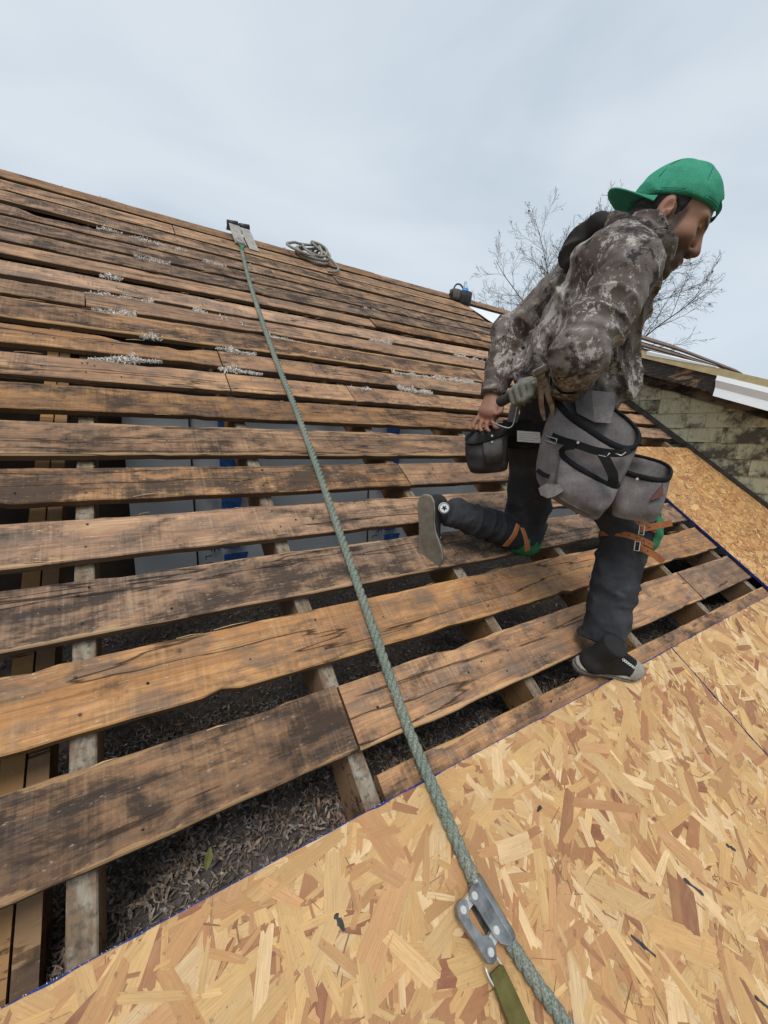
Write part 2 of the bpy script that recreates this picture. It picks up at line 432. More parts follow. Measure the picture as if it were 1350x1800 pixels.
M_osb = osb_material('osb_strands', (1.06,0.985,0.95)); M_osb2 = osb_material('osb_strands_orange', (0.97,0.80,0.62), 0.05)
M_osb_core = plain('osb_core', (0.42,0.27,0.13), 0.8, 0.4, 60)
M_blue = plain('blue_edge_paint', (0.012,0.03,0.16), 0.7, 0.4, 60)
PAL = [((0.70,0.49,0.23),6),((0.66,0.445,0.19),8),((0.60,0.38,0.155),7),((0.78,0.59,0.33),7),((0.50,0.28,0.115),5),((0.58,0.335,0.155),4),
       ((0.40,0.185,0.085),2.8),((0.23,0.08,0.046),1.2),((0.32,0.14,0.066),2.0),((0.46,0.245,0.11),3)]
PC = np.array([p[0] for p in PAL]); PW = np.array([p[1] for p in PAL]); PW = PW / PW.sum()
def strands(u0, u1, v0, v1, n, seed, smin, smax, align, spread):
    r = np.random.default_rng(seed); V = []; F = []; COL = []; UV = []
    cx, cy = (u0+u1)/2, (v0+v1)/2
    order = np.arange(n)
    for i in order:
        k = i / n                                               # later strands lie higher and are shown whole
        L = r.uniform(smin, smax) * (1.5 if r.random() < 0.26 else 0.74); W = L * r.uniform(0.10, 0.42)
        W = min(W, 0.05)
        if r.random() < 0.25: W *= 0.45; L *= 0.6
        x = r.uniform(u0, u1) - cx; y = r.uniform(v0, v1) - cy
        th = align + r.normal(0, spread); c, s = math.cos(th), math.sin(th)
        z = 0.0002 + 0.0024 * k + r.uniform(0, 0.00008)
        tx, ty = r.normal(0, 0.0007), r.normal(0, 0.0015)
        sk = r.uniform(-0.3, 0.3) * W; tp = r.uniform(0.55, 1.0)
        je = lambda q: r.uniform(-.055, .055)*L if abs(q) < .45 else 0.0         # torn ends
        ks = (-.5, -.3, -.12, .08, .27, .5)
        p = [(0, -W/2*r.uniform(.9, 1.12))] + [(L/2 + sk*k_*2 + je(k_), W*k_*tp) for k_ in ks] + [(0, W/2*r.uniform(.9, 1.12))] + [(-L/2 + sk*k_*2 + je(k_), W*k_) for k_ in ks[::-1]]
        if r.random() < 0.16: W2 = r.uniform(.0012, .003); L2 = r.uniform(.02, .06); p = [(a_*L2/L, q_*W2/W) for a_, q_ in p]; dk = True
        else: dk = False
        b = len(V); ok = []
        ox, oy = r.uniform(-50, 50), r.uniform(-50, 50)
        for (a, q) in p:
            X = min(max(x + a*c - q*s, u0-cx), u1-cx); Y = min(max(y + a*s + q*c, v0-cy), v1-cy)
            V.append((X, Y, z + a*tx + q*ty)); UV.append((a + ox, q + oy, 0))
        F.append(tuple(range(b, b+len(p))))
        col = PC[r.choice(len(PC), p=PW)] * r.uniform(0.84, 1.10)
        if dk: col = np.array([0.20,0.10,0.055])*r.uniform(.6, 1.5)  # dark slivers, real chips that also paint in the shade between strands
        COL.append(np.clip(col, 0, 1))
    me = mesh(V, F, 'strands')
    ca = me.attributes.new('strand_colour', 'FLOAT_COLOR', 'FACE'); ca.data.foreach_set('color', np.hstack([np.array(COL), np.ones((n,1))]).astype('f').ravel())
    ua = me.attributes.new('strand_uv', 'FLOAT_VECTOR', 'POINT'); ua.data.foreach_set('vector', np.array(UV, 'f').ravel())
    return me
def osb(u0, u1, v0, v1, n, seed, mat, blue=(), smin=0.05, smax=0.15, align=0.5, spread=1.2):
    cx, cy = (u0+u1)/2, (v0+v1)/2; hx, hy = (u1-u0)/2, (v1-v0)/2
    t = 0.011
    # slab with slightly ragged saw-cut edges
    per = []
    for (ax, ay), (bx, by), sd in (((-hx,-hy),(hx,-hy),1), ((hx,-hy),(hx,hy),2), ((hx,hy),(-hx,hy),3), ((-hx,hy),(-hx,-hy),4)):
        m = 60
        for i in range(m):
            f = i / m; j = (vnoise(np.array([f*60]), sd+seed)[0]-0.5)*0.003
            nx, ny = (by-ay), -(bx-ax); l = math.hypot(nx, ny)
            per.append((ax+(bx-ax)*f + nx/l*j, ay+(by-ay)*f + ny/l*j, sd))
    N = len(per); V = [(p[0],p[1],-t) for p in per] + [(p[0],p[1],0) for p in per]
    F = [tuple(range(N-1,-1,-1)), tuple(range(N,2*N))] + [(i,(i+1)%N,N+(i+1)%N,N+i) for i in range(N)]
    me = mesh(V, F, 'osb_panel'); me.materials.append(M_osb_core); me.materials.append(M_blue)
    for i in range(N):
        if per[i][2] in blue: me.polygons[2+i].material_index = 1
    o = link('osb_panel', me); roof_local(o, cx, cy, 0.0150)
    s = link('surface_strands', strands(u0, u1, v0, v1, n, seed, smin, smax, align, spread), o, mat); s['kind'] = 'stuff'
    return o
panelA = osb(-1.35, 1.826, -1.20, 0.032, 14500, 21, M_osb, (3, 2), 0.045, 0.155, 0.6, 1.1)
panelB = osb(1.830, 4.42, -1.20, 0.0325, 11000, 22, M_osb, (3, 4), 0.045, 0.13, 0.4, 1.1)
panelC = osb(3.088, 4.47, 0.0365, 1.373, 9500, 23, M_osb2, (4,), 0.03, 0.085, 0.25, 0.55)

# ragged blue paint and white fuzz along the saw-cut edges
M_fuzz = plain('white_wood_fuzz', (0.72,0.66,0.55), 0.9, 0.15, 80)
def edge_strip(panel, along, fixed, a0, a1, sgn, name, seed):
    r = np.random.default_rng(seed); c = np.array([(-1.35+1.826)/2 if panel is panelA else (1.830+4.42)/2, (-1.20+0.032)/2]) if panel is not panelC else np.array([(3.088+4.47)/2, (0.0365+1.373)/2])
    n = int((a1-a0)/0.012); rings = []
    for i in range(n):
        a = a0 + (a1-a0)*i/(n-1); w = 0.0003 + 0.0028*vnoise(np.array([a*19]), seed)[0]**3 + r.uniform(0, .0006)
        p0, p1 = (np.array([a, fixed + sgn*0.0012]), np.array([a, fixed - sgn*w])) if along == 'u' else (np.array([fixed + sgn*0.0012, a]), np.array([fixed - sgn*w, a]))
        p0 = p0 - c; p1 = p1 - c
        rings.append([(*p0, -0.003), (*p0, 0.0029), (*p1, 0.0029), (*p1, 0.0)])
    MB().rings(rings).build(name, M_blue, panel)
    fz = MB()
    for _ in range(int((a1-a0)*170)):
        a = r.uniform(a0, a1); l = r.uniform(0.001, 0.0035)
        q = np.array([a, fixed]) if along == 'u' else np.array([fixed, a]); d_ = np.array([r.normal(0, .5), sgn]) if along == 'u' else np.array([sgn, r.normal(0, .5)])
        q = q - c; e_ = q + d_*l*.7; z_ = r.uniform(-.002, .002); w_ = r.uniform(.0003, .0008)
        fz.add([(q[0]-w_, q[1]-w_, .0029), (q[0]+w_, q[1]+w_*.5, .0031), (e_[0], e_[1], .003+z_)], [(0,1,2)])
    o_ = fz.build('edge_fuzz', M_fuzz, panel); o_['kind'] = 'stuff'
edge_strip(panelA, 'u', 0.032, -1.0, 1.826, 1, 'edge_paint', 3)
edge_strip(panelB, 'u', 0.0325, 1.83, 4.0, 1, 'edge_paint', 4)
edge_strip(panelB, 'v', 1.830, -0.8, 0.03, -1, 'edge_paint', 5)
edge_strip(panelC, 'v', 3.088, 0.04, 1.37, -1, 'edge_paint', 6)
# dark ink dashes stamped on the panels
M_ink = plain('grey_ink', (0.05,0.05,0.048), 0.8, 0.4, 60)
for (x, y, ang, ln) in ((1219,1559,-58,0.055),(1131,1663,-58,0.06),(1346,1768,-58,0.05),(597,1622,-75,0.03),(1285,1490,-50,0.03),(948,1422,10,0.02)):
    uu, vv = rpl(x, y, 0.018); pan, cc_ = (panelA, (0.238,-0.584)) if uu < 1.828 else (panelB, (3.125,-0.58375))
    d_ = np.array([math.cos(math.radians(ang)), math.sin(math.radians(ang))]); n_ = np.array([-d_[1], d_[0]]); up_l, lo_l = [], []
    for k in range(9):
        q = np.array([uu, vv]) - np.array(cc_) + d_*ln*(k/8-.5); w = 0.0045*(0.5+random.random())*(1 if 0 < k < 8 else .5); up_l.append(q+n_*w); lo_l.append(q-n_*w*random.uniform(.5,1))
    out = up_l + lo_l[::-1]; k = len(out)
    MB().add([(p[0],p[1],.0026) for p in out] + [(p[0],p[1],.0030) for p in out], [tuple(range(k-1,-1,-1)), tuple(range(k,2*k))] + [(i,(i+1)%k,k+(i+1)%k,k+i) for i in range(k)]).build('ink_mark', M_ink, pan)

# ------------------------------------------------------------------ attic behind the boards
YW = 2.02
def onZ_(x, y, Zv):
    r_ = R @ np.array([x-675.0, y-900.0, FPX]); return CAM + r_*((Zv-CAM[2])/r_[2])
attic = MB()
attic.box((-3.1, -0.40, -0.62), (13.4, 8.4, -0.56))
M_dark = plain('attic_dark_wood', (0.055,0.042,0.034), 0.9, 0.4, 5)
o = attic.build('attic_floor', M_dark); tag(o, kind='structure')
o = MB().box((-3.12, -0.4, -0.62), (-3.04, 7.4, 2.55)).build('attic_end_wall', M_dark); tag(o, kind='structure')
o = MB().box((-3.0, 2.30, -0.55), (13.3, 2.36, 1.55)).build('attic_partition', M_dark); tag(o, kind='structure')
o = MB().box((-3.1, 7.0, -0.62), (13.4, 7.1, 0.4)).build('attic_rear_wall', M_dark); tag(o, kind='structure')
# blown insulation: an uneven bed with loose flakes on it
def insulation_material():
    m = Mat('blown_insulation'); a = m.n('ShaderNodeAttribute', attribute_name='flake_colour').outputs['Color']
    n = m.noise(m.coord(rnd=False), 60, 4, 0.7); c = m.mix(m.ramp(n, [(0.35, 0.7), (0.6, 0)]), a, (0.03,0.026,0.024))
    return m.color(c).rough(0.95).bump(n, 0.9, 0.01).m
M_ins = insulation_material()
nx, ny = 220, 90
xs = np.linspace(-1.6, 4.5, nx); ys = np.linspace(-0.32, YW, ny); X, Y = np.meshgrid(xs, ys, indexing='ij')
def bed(X, Y):
    return (-0.135 + (vnoise2(X*2.2, Y*2.2, 1)-.5)*0.10 + (vnoise2(X*7, Y*7, 2)-.5)*0.075 + (vnoise2(X*19, Y*19, 3)-.5)*0.03
            + 0.08*np.clip((0.35-Y)/0.7, 0, 1))
def bed_under(X, Y):                                            # never above the underside of the rafters
    return np.minimum(bed(X, Y), Y*SP/CP - 0.15/CP - 0.03)
Z = bed_under(X, Y)
V = np.stack([X, Y, Z], -1).reshape(-1, 3); F = [(i*ny+j, (i+1)*ny+j, (i+1)*ny+j+1, i*ny+j+1) for i in range(nx-1) for j in range(ny-1)]
COLV = np.tile(np.array([0.13,0.112,0.098]), (len(V), 1))
r = np.random.default_rng(5)
fl_v, fl_f, fl_c = [], [], []
base = len(V)
pal = np.array([(0.13,0.115,0.105),(0.09,0.078,0.07),(0.17,0.13,0.095),(0.21,0.175,0.14),(0.06,0.05,0.045),(0.15,0.15,0.155),(0.15,0.105,0.07)])
NF = 95000
fx = np.where(r.random(NF) < 0.55, r.uniform(-1.2, 1.6, NF), r.uniform(-1.2, 4.3, NF)); fy = np.where(r.random(NF) < 0.6, r.uniform(-0.18, 0.75, NF), r.uniform(-0.18, YW, NF)); fz = bed_under(fx, fy)
pat = vnoise2(fx*5, fy*5, 8)*.6 + vnoise2(fx*13, fy*13, 9)*.4
S = r.uniform(0.003, 0.012, NF); WD = S*r.uniform(0.10, 0.42, NF); CZ = r.uniform(-.2, .5, NF)*S
near_ = np.exp(-np.maximum(0, fy-.05)**2/.04); S = S*(1+.15*near_)
cc = pal[r.integers(len(pal), size=NF)]*(r.uniform(.7, 1.5, NF)*1.35)[:, None]
cc = cc*(1-.5*near_)[:, None] + np.array([.24,.18,.125])*(r.uniform(.5, 1.5, NF)*.5*near_)[:, None]
cc = cc*(0.55 + 1.7*pat)[:, None]
pk = np.exp(-((fx-0.45)**2 + (fy-0.05)**2)/0.012); pm = r.random(NF) < pk*.8               # a tuft of pink glass wool
cc[pm] = np.array([0.42,0.24,0.22])*r.uniform(.8, 1.15, (pm.sum(), 1))
Z0 = np.zeros(NF)
Q = np.stack([np.stack([-S, -WD*.6, Z0], 1), np.stack([Z0, -WD, CZ], 1), np.stack([S, -WD*.4, Z0], 1), np.stack([S*.9, WD*.5, Z0], 1), np.stack([Z0, WD, CZ], 1), np.stack([-S*.9, WD*.5, Z0], 1)], 1)
ex, ey, ez = r.normal(0, .6, NF), r.normal(0, .6, NF), r.uniform(0, 6.28, NF)
def rotq(Q, a, i0, i1):
    c_, s_2 = np.cos(a)[:, None], np.sin(a)[:, None]; q0 = Q[..., i0]*c_ - Q[..., i1]*s_2; q1 = Q[..., i0]*s_2 + Q[..., i1]*c_; Q = Q.copy(); Q[..., i0] = q0; Q[..., i1] = q1; return Q
Q = rotq(rotq(rotq(Q, ex, 1, 2), ey, 2, 0), ez, 0, 1) + np.stack([fx, fy, fz + .006 + r.uniform(0, .008, NF)], 1)[:, None, :]
fl_v = [tuple(p) for p in Q.reshape(-1, 3).tolist()]; fl_c = np.repeat(cc, 6, 0)
B6 = base + 6*np.arange(NF)
fl_f = np.concatenate([np.stack([B6, B6+1, B6+4, B6+5], 1), np.stack([B6+1, B6+2, B6+3, B6+4], 1)]).tolist()
me = mesh(list(map(tuple, V)) + fl_v, F + fl_f, 'insulation'); ca = me.attributes.new('flake_colour', 'FLOAT_COLOR', 'POINT')
allc = np.vstack([COLV, np.array(fl_c)]); ca.data.foreach_set('color', np.hstack([allc, np.ones((len(allc),1))]).astype('f').ravel())
o = link('attic_insulation', me, None, M_ins)
tag(o, 'dark shredded blown insulation lying between the rafters under the boards', 'insulation', kind='stuff')

P0 = onZ_(362, 1532, -0.05)
V = [(0.0,0,0),(0.012,0.010,0.004),(0.03,0.013,0.006),(0.05,0.004,0.012),(0.03,-0.012,0.005),(0.012,-0.009,0.003),(0.025,0,-0.002)]
o = link('green_leaf', mesh(V, [(0,1,6),(1,2,6),(2,3,6),(3,4,6),(4,5,6),(5,0,6)]), None, plain('yellow_green_leaf', (0.15,0.15,0.05), 0.7, 0.3, 60), tuple(P0), (0.3,-0.5,1.1)); o.scale = (.8,.7,1)
sol = o.modifiers.new('t', 'SOLIDIFY'); sol.thickness = 0.0006
tag(o, 'small yellow-green leaf lying on the attic insulation', 'leaf')
# house wrap on the wall inside the attic
M_wrap = plain('house_wrap', (0.62,0.66,0.70), 0.5, 0.10, 3, bump=0.25)
M_print_blue = plain('print_blue', (0.03,0.11,0.34), 0.6, 0.45, 26); M_print_black = plain('print_black', (0.03,0.035,0.05), 0.6, 0.1)
n1, n2 = 80, 14; V = []; F = []
for i in range(n1):
    for j in range(n2):
        x = -0.02 + 4.3*i/(n1-1); z = -0.16 + 1.2*j/(n2-1)
        V.append((x, YW + (vnoise2(np.array(x*2.4), np.array(z*3), 4)-.5)*0.05 + (vnoise2(np.array(x*8), np.array(z*2), 6)-.5)*0.012, z))
F = [(i*n2+j, (i+1)*n2+j, (i+1)*n2+j+1, i*n2+j+1) for i in range(n1-1) for j in range(n2-1)]
o = link('house_wrap', mesh(V, F), None, M_wrap, smooth=True)
sol = o.modifiers.new('thick', 'SOLIDIFY'); sol.thickness = 0.002; sol.offset = 1
tag(o, 'pale printed house wrap on the wall inside the attic, seen between boards', 'house wrap')
WR = o
def onY(x, y, Yv):
    r_ = R @ np.array([x-675.0, y-900.0, FPX]); return CAM + r_*((Yv-CAM[1])/r_[1])
def text_mesh(s, size):
    cu = bpy.data.curves.new('t', 'FONT'); cu.body = s; cu.size = size; cu.extrude = 0.0006; cu.resolution_u = 2
    ob = bpy.data.objects.new('t', cu); C.objects.link(ob); bpy.context.view_layer.update()
    me = bpy.data.meshes.new_from_object(ob.evaluated_get(bpy.context.evaluated_depsgraph_get())); bpy.data.objects.remove(ob); return me
YP = YW - 0.038
for k in range(3):
    xa = onY(346, 960, YP)[0] + k * (onY(646, 930, YP)[0] - onY(346, 960, YP)[0])
    MB().box((xa-0.006, YP-0.001, -0.15), (xa+0.006, YP, 1.0)).build('printed_line', M_print_black, WR)
    xb = xa + 0.155
    zz = -0.1
    while zz < 0.95:                                            # blue wedges repeated up the sheet
        MB().add([(xb,YP-.001,zz),(xb+0.10,YP-.001,zz),(xb+0.15,YP-.001,zz+0.20),(xb,YP-.001,zz+0.20),(xb,YP,zz),(xb+0.10,YP,zz),(xb+0.15,YP,zz+0.20),(xb,YP,zz+0.20)],
               [(0,1,2,3),(7,6,5,4),(0,4,5,1),(1,5,6,2),(2,6,7,3),(3,7,4,0)]).build('printed_blue_wedge', M_print_blue, WR); zz += 0.235
    for (s, zt) in (('ESR', 0.60), ('CO. LLC', 0.22), ('ESR', -0.05)):
        zc = zt + 0.02
        for ch in s:                                            # each letter a piece of its own
            if ch != ' ': link('printed_letter', text_mesh(ch, 0.062), WR, M_print_black, (xa+0.045, YP-0.001, zc), (math.radians(90), math.radians(90), 0))
            zc -= 0.022 if ch in '. ' else 0.044
    for zt in (0.505, 0.16):                                    # arrow-like emblem printed beside the text
        mb = MB(); cx = xa + 0.10
        for (x0,z0,x1,z1) in ((-.03,0,.035,0),(-.02,-.03,.03,.03),(-.02,.03,.03,-.03),(.0,-.035,.0,.035)):
            mb.tube([(cx+x0,YP-.001,zt+z0),(cx+x1,YP-.001,zt+z1)], 0.005, 4)
        mb.build('printed_emblem', M_print_blue, WR)

# white loose-fill caught in the gaps between the upper boards
r = np.random.default_rng(31)
FL = [(155,628,285,632,1.0),(385,645,462,655,.8),(340,544,460,582,.8),(470,590,540,603,.8),(170,398,215,408,.35),(215,412,330,442,.5),(235,448,300,462,.4),
      (175,482,215,488,.5),(150,512,270,528,.5),(160,540,240,552,.6),(245,588,330,596,.7),(380,608,450,622,.5),(615,680,655,686,.5),(690,652,770,664,.8),
      (700,680,760,690,.9),(640,540,700,556,.35),(760,662,850,674,.7),(800,624,850,634,.5),(430,468,460,478,.3),(650,595,690,602,.3),(355,456,400,468,.3),(540,620,640,638,.35)]
V = []; F = []
for (x0, y0, x1, y1, den) in FL:
    ua, va = rpl(x0, y0, 0.0); ub, vb = rpl(x1, y1, 0.0)
    n = int(2600 * den * min(2.2, abs(ub-ua)/0.35))
    for _ in range(n):
        f = r.random(); amp = max(0.15, vnoise(np.array([f*7+x0]), 3)[0])
        u = ua + (ub-ua)*f; v = va + (vb-va)*f + r.normal(0, 0.016)*amp; w = -0.012 + abs(r.normal(0, 0.012))*amp
        p = rf(u, v, w); s = r.uniform(0.0015, 0.006)*(1.6 if r.random() < .08 else 1); e = Euler(tuple(r.uniform(0, 6.28, 3))).to_matrix(); b = len(V)
        for q in ((-s*1.4,-s*.3,0),(s*1.3,-s*.25,s*.3),(s,s*.3,0),(-s,s*.35,-s*.2)):
            V.append(tuple(Vector(p) + e @ Vector(q)))
        F.append((b, b+1, b+2, b+3))
M_fluff = plain('white_loose_fill', (0.72,0.67,0.61), 0.95, 0.25, 40)
o = link('loose_fill_fluff', mesh(V, F), None, M_fluff)
tag(o, 'white insulation fluff caught in the gaps between upper boards', 'insulation', kind='stuff')

# ground far below, past the eaves
o = MB().add([(-400,-400,-6.5),(400,-400,-6.5),(400,400,-6.5),(-400,400,-6.5)], [(0,1,2,3)]).build('ground', plain('winter_grass', (0.09,0.095,0.045), 0.95, 0.4, 0.3))
tag(o, kind='structure')
# ================================================================== DORMER
def onX(x, y, Xv):
    r_ = R @ np.array([x-675.0, y-900.0, FPX]); return CAM + r_*((Xv-CAM[0])/r_[0])
XW, XR = 4.50, 4.30                                            # cheek wall and rake edge
t1, t2 = onX(1117, 614, XR), onX(1350, 667, XR)
DS = (t1[2]-t2[2])/(t1[1]-t2[1])                               # dormer roof slope
def dz(Y): return t2[2] + DS*(Y - t2[1])
dormer = empty('dormer', (XW, 0.4, 0.3)); tag(dormer, 'shed dormer with stained yellow shake wall and rotten rake board', 'dormer')
DO = np.array(dormer.location)
YT = (dz(0.0)) / (SP/CP - DS) - 0.02                           # where the dormer roof dies into the main slope
Y0 = -0.75
def shake_material():
    m = Mat('mildewed_yellow_shake'); v = m.coord()
    n = m.noise(v, 5, 5, 0.65); n2 = m.noise(m.coord(scale=(1, 60, 6)), 1, 4, 0.6); n3 = m.noise(v, 26, 5, 0.7)
    c = m.mix(m.ramp(n2, [(0.3, 0), (0.7, 1)]), (0.42,0.40,0.26), (0.53,0.51,0.36))
    ob = m.n('ShaderNodeObjectInfo').outputs['Random']
    k = m.math('ADD', n, m.math('MULTIPLY', m.math('SUBTRACT', ob, 0.5), 0.16))
    mask = m.ramp(m.math('ADD', k, m.math('MULTIPLY', m.math('SUBTRACT', n3, 0.5), 0.55)), [(0.42, 0), (0.62, 1)])
    c = m.mix(m.math('MULTIPLY', mask, 0.93), c, (0.06,0.052,0.044))
    return m.color(c).rough(0.85).bump(n2, 0.6, 0.004).bump(n3, 0.3, 0.003).m
M_shake = shake_material()
def rot_material():
    m = Mat('rotten_fascia'); n = m.noise(m.coord(scale=(4, 3.2, 10)), 1, 7, 0.75, 0.5); n2 = m.noise(m.coord(scale=(20, 10, 80)), 1, 5, 0.7)
    c = m.mix(m.ramp(n, [(0.40, 0), (0.47, 1)]), (0.33,0.19,0.10), (0.035,0.030,0.028))
    c = m.mix(m.ramp(n2, [(0.52, 0), (0.70, 0.7)]), c, (0.25,0.18,0.14))
    return m.color(c).rough(0.9).bump(n2, 0.9, 0.008).bump(n, 0.6, 0.01).m
M_rot = rot_material()
M_trim = plain('new_pine_trim', (0.52,0.43,0.24), 0.7, 0.15, 14)
M_white_metal = plain('white_coil_metal', (0.80,0.81,0.82), 0.35, 0.04, 4)
M_black = plain('black_paper', (0.018,0.018,0.019), 0.8, 0.3, 8)
M_flash = plain('dark_flashing', (0.045,0.036,0.03), 0.7, 0.5, 12)
# backing of the cheek wall
ys_ = [Y0, YT-0.1]
o = MB().box((XW+0.02, Y0, -0.75), (XW+0.12, Y0+0.01, -0.7)).v
V = [(XW+0.015,Y0,Y0*SP/CP-0.25),(XW+0.015,YT,YT*SP/CP-0.25),(XW+0.015,YT,dz(YT)-0.08),(XW+0.015,Y0,dz(Y0)-0.08)]
V += [(x+0.1,y,z) for x,y,z in V]
MB().add(V, [(3,2,1,0),(4,5,6,7),(0,1,5,4),(1,2,6,5),(2,3,7,6),(3,0,4,7)]).build('wall_backing', M_black, dormer, origin=DO)
CH = 0.137; zb = -0.62; k = 0
while zb < 2.2:
    y = Y0 + random.uniform(0, 0.2)
    while y < YT:
        w = random.choice([0.16, 0.2, 0.26, 0.30, 0.34]); 
        if y*SP/CP < zb + CH + 0.02 and (y+w)*SP/CP < zb + CH + 0.35 and dz(y) - 0.30 > zb - 0.1:
            g = 0.003; hh = CH + 0.02; j = random.uniform(-0.006, 0.006); a = random.uniform(0, .004)
            mb = MB(); y1 = y + w - g
            b0 = 0.014 + a
            mb.add([(-b0,0,j),(-b0,w-g,j+random.uniform(-.003,.003)),(-0.004,w-g,hh),(-0.004,0,hh),(0.010,0,j),(0.010,w-g,j),(0.010,w-g,hh),(0.010,0,hh)],
                   [(3,2,1,0),(4,5,6,7),(0,1,5,4),(1,2,6,5),(2,3,7,6),(3,0,4,7)])
            mb.build('wall_shake', M_shake, dormer, loc=tuple(np.array((XW, y, zb)) - DO))
        y += w
    zb += CH
# rake: deck edge, pine trim, rotten fascia, soffit, black paper, new white metal
def rake(name, mat, x0, x1, top, bot, ya=Y0, yb=None, n=24, rag=0.0, seed=1):
    yb = YT if yb is None else yb; rings = []
    for i in range(n):
        y = ya + (yb-ya)*i/(n-1); q = (vnoise(np.array([y*9]), seed)[0]-.5)*rag + (vnoise(np.array([y*31]), seed+1)[0]-.5)*rag*.6
        z = dz(y); rings.append([(x0,y,z+bot+q),(x1,y,z+bot+q),(x1,y,z+top),(x0,y,z+top)])
    return MB().rings(rings).build(name, mat, dormer, origin=DO)
rake('rake_trim', M_trim, XR, XR+0.03, 0.0, -0.062)
rake('rotten_fascia', M_rot, XR+0.012, XR+0.035, -0.064, -0.205, n=90, rag=0.014)
rake('soffit_board', plain('grey_soffit', (0.16,0.135,0.115), 0.9, 0.3, 9), XR+0.037, XW-0.012, -0.175, -0.192)
m_ = Mat('stained_frieze'); n_ = m_.noise(m_.coord(scale=(1,2.2,5)), 1, 6, 0.7); m_.color(m_.mix(m_.ramp(n_, [(0.44,0),(0.56,1)]), (0.15,0.125,0.105), (0.02,0.019,0.019))).rough(0.9)
rake('frieze_board', m_.m, XW-0.035, XW-0.016, -0.194, -0.30, n=60, rag=0.02, seed=5)
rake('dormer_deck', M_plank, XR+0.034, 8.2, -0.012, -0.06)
yw = onX(1256, 690, XR)[1]
mbm = MB(); rings = []
for y in (Y0, yw-0.02, yw):
    z = dz(y); rings.append([(XR-0.004,y,z-0.058),(XR-0.020,y,z-0.098),(XR-0.004,y,z-0.160),(XR-0.006,y,z-0.163),(XR-0.026,y,z-0.228),(XR+0.010,y,z-0.23),(XR+0.010,y,z-0.058)])
mbm.rings(rings).build('white_metal_fascia', M_white_metal, dormer, origin=DO)
# white drip edge lying on the trim
a, b = onX(1137, 620, XR)[1], onX(1258, 651, XR)[1]
rings = []
for i in range(12):
    f = i/11; y = a + (b-a)*f; z = dz(y); hgt = 0.03*(1-f)**0.6 + 0.002
    rings.append([(XR-0.003,y,z-0.03*(1-f)),(XR+0.06,y,z+0.002),(XR+0.06,y,z+0.008+hgt*.3),(XR-0.004,y,z+0.006)])
MB().rings(rings).build('white_drip_edge', M_white_metal, dormer, origin=DO)
# dark trim where the wall meets the roof
mb = MB().box((4.445, -0.9, 0.001), (4.482, 2.9, 0.045)); o = mb.build('base_flashing', M_flash, dormer)
o.location = tuple(-DO + np.array([0,0,0])); o.rotation_euler = (PITCH, 0, 0)
# courses still lying along the far ridge beyond the dormer
for k, (u0_, u1_, v_, w_) in enumerate(((4.9, 13.0, 4.02, .035), (5.0, 13.2, 4.17, .10), (5.2, 12.6, 4.31, .17))):
    rings = []
    for i in range(30):
        u = u0_ + (u1_-u0_)*i/29; j = (vnoise(np.array([u*3.1]), k)[0]-.5)*.03*(1 + (2 if u > 11 else 0)); t_ = max(0.25, 1-max(0, u-9)/6)
        rings.append([rf(u, v_-.09+j, w_*t_-.02), rf(u, v_+.12, w_*t_-.02), rf(u, v_+.12, w_*t_+.012), rf(u, v_-.09+j, w_*t_+.012)])
    MB().rings([r_[::-1] for r_ in rings]).build('far_ridge_course', plain('brown_shingle', (0.17,0.115,0.085), 0.9, 0.35, 9, bump=.4), dormer, origin=DO)
# white membrane where the dormer roof runs into the main slope
V = []; F = []; n1, n2 = 14, 8
for i in range(n1):
    for j in range(n2):
        u = 3.605 + 2.6*i/(n1-1) + (0.12*(1-j/(n2-1)) if i == 0 else 0); v = 3.70 + 0.42*j/(n2-1)
        V.append(rf(u, v, -0.008 + 0.006*vnoise2(np.array(u*3), np.array(v*9), 2)) - DO)
F = [(i*n2+j, (i+1)*n2+j, (i+1)*n2+j+1, i*n2+j+1) for i in range(n1-1) for j in range(n2-1)]
o = link('white_membrane', mesh(V, F), dormer, M_white_metal)
sol = o.modifiers.new('thick', 'SOLIDIFY'); sol.thickness = 0.004

# ================================================================== ROPE AND GEAR
def rope_material(name, base, alt):
    m = Mat(name); v = m.coord(rnd=False)
    f = m.noise(m.coord(scale=(1,1,1), rnd=False), 260, 3, 0.6); p = m.noise(v, 9, 3, 0.6)
    a = m.n('ShaderNodeAttribute', attribute_name='yarn').outputs['Fac']
    c = m.mix(m.ramp(p, [(0.4, 0), (0.62, 1)]), base, alt)
    c = m.mix(m.math('MULTIPLY', m.ramp(f, [(0.38, 1), (0.56, 0)]), 0.65), c, tuple(x*0.28 for x in base))
    c = m.mix(m.math('MULTIPLY', m.ramp(f, [(0.58, 0), (0.72, 1)]), 0.55), c, (0.50,0.54,0.47))
    return m.color(c).rough(0.85).bump(f, 0.8, 0.002).m
M_rope = rope_material('green_grey_rope', (0.20,0.255,0.205), (0.27,0.275,0.225))
M_rope_pale = rope_material('pale_rope', (0.34,0.315,0.27), (0.40,0.375,0.33))
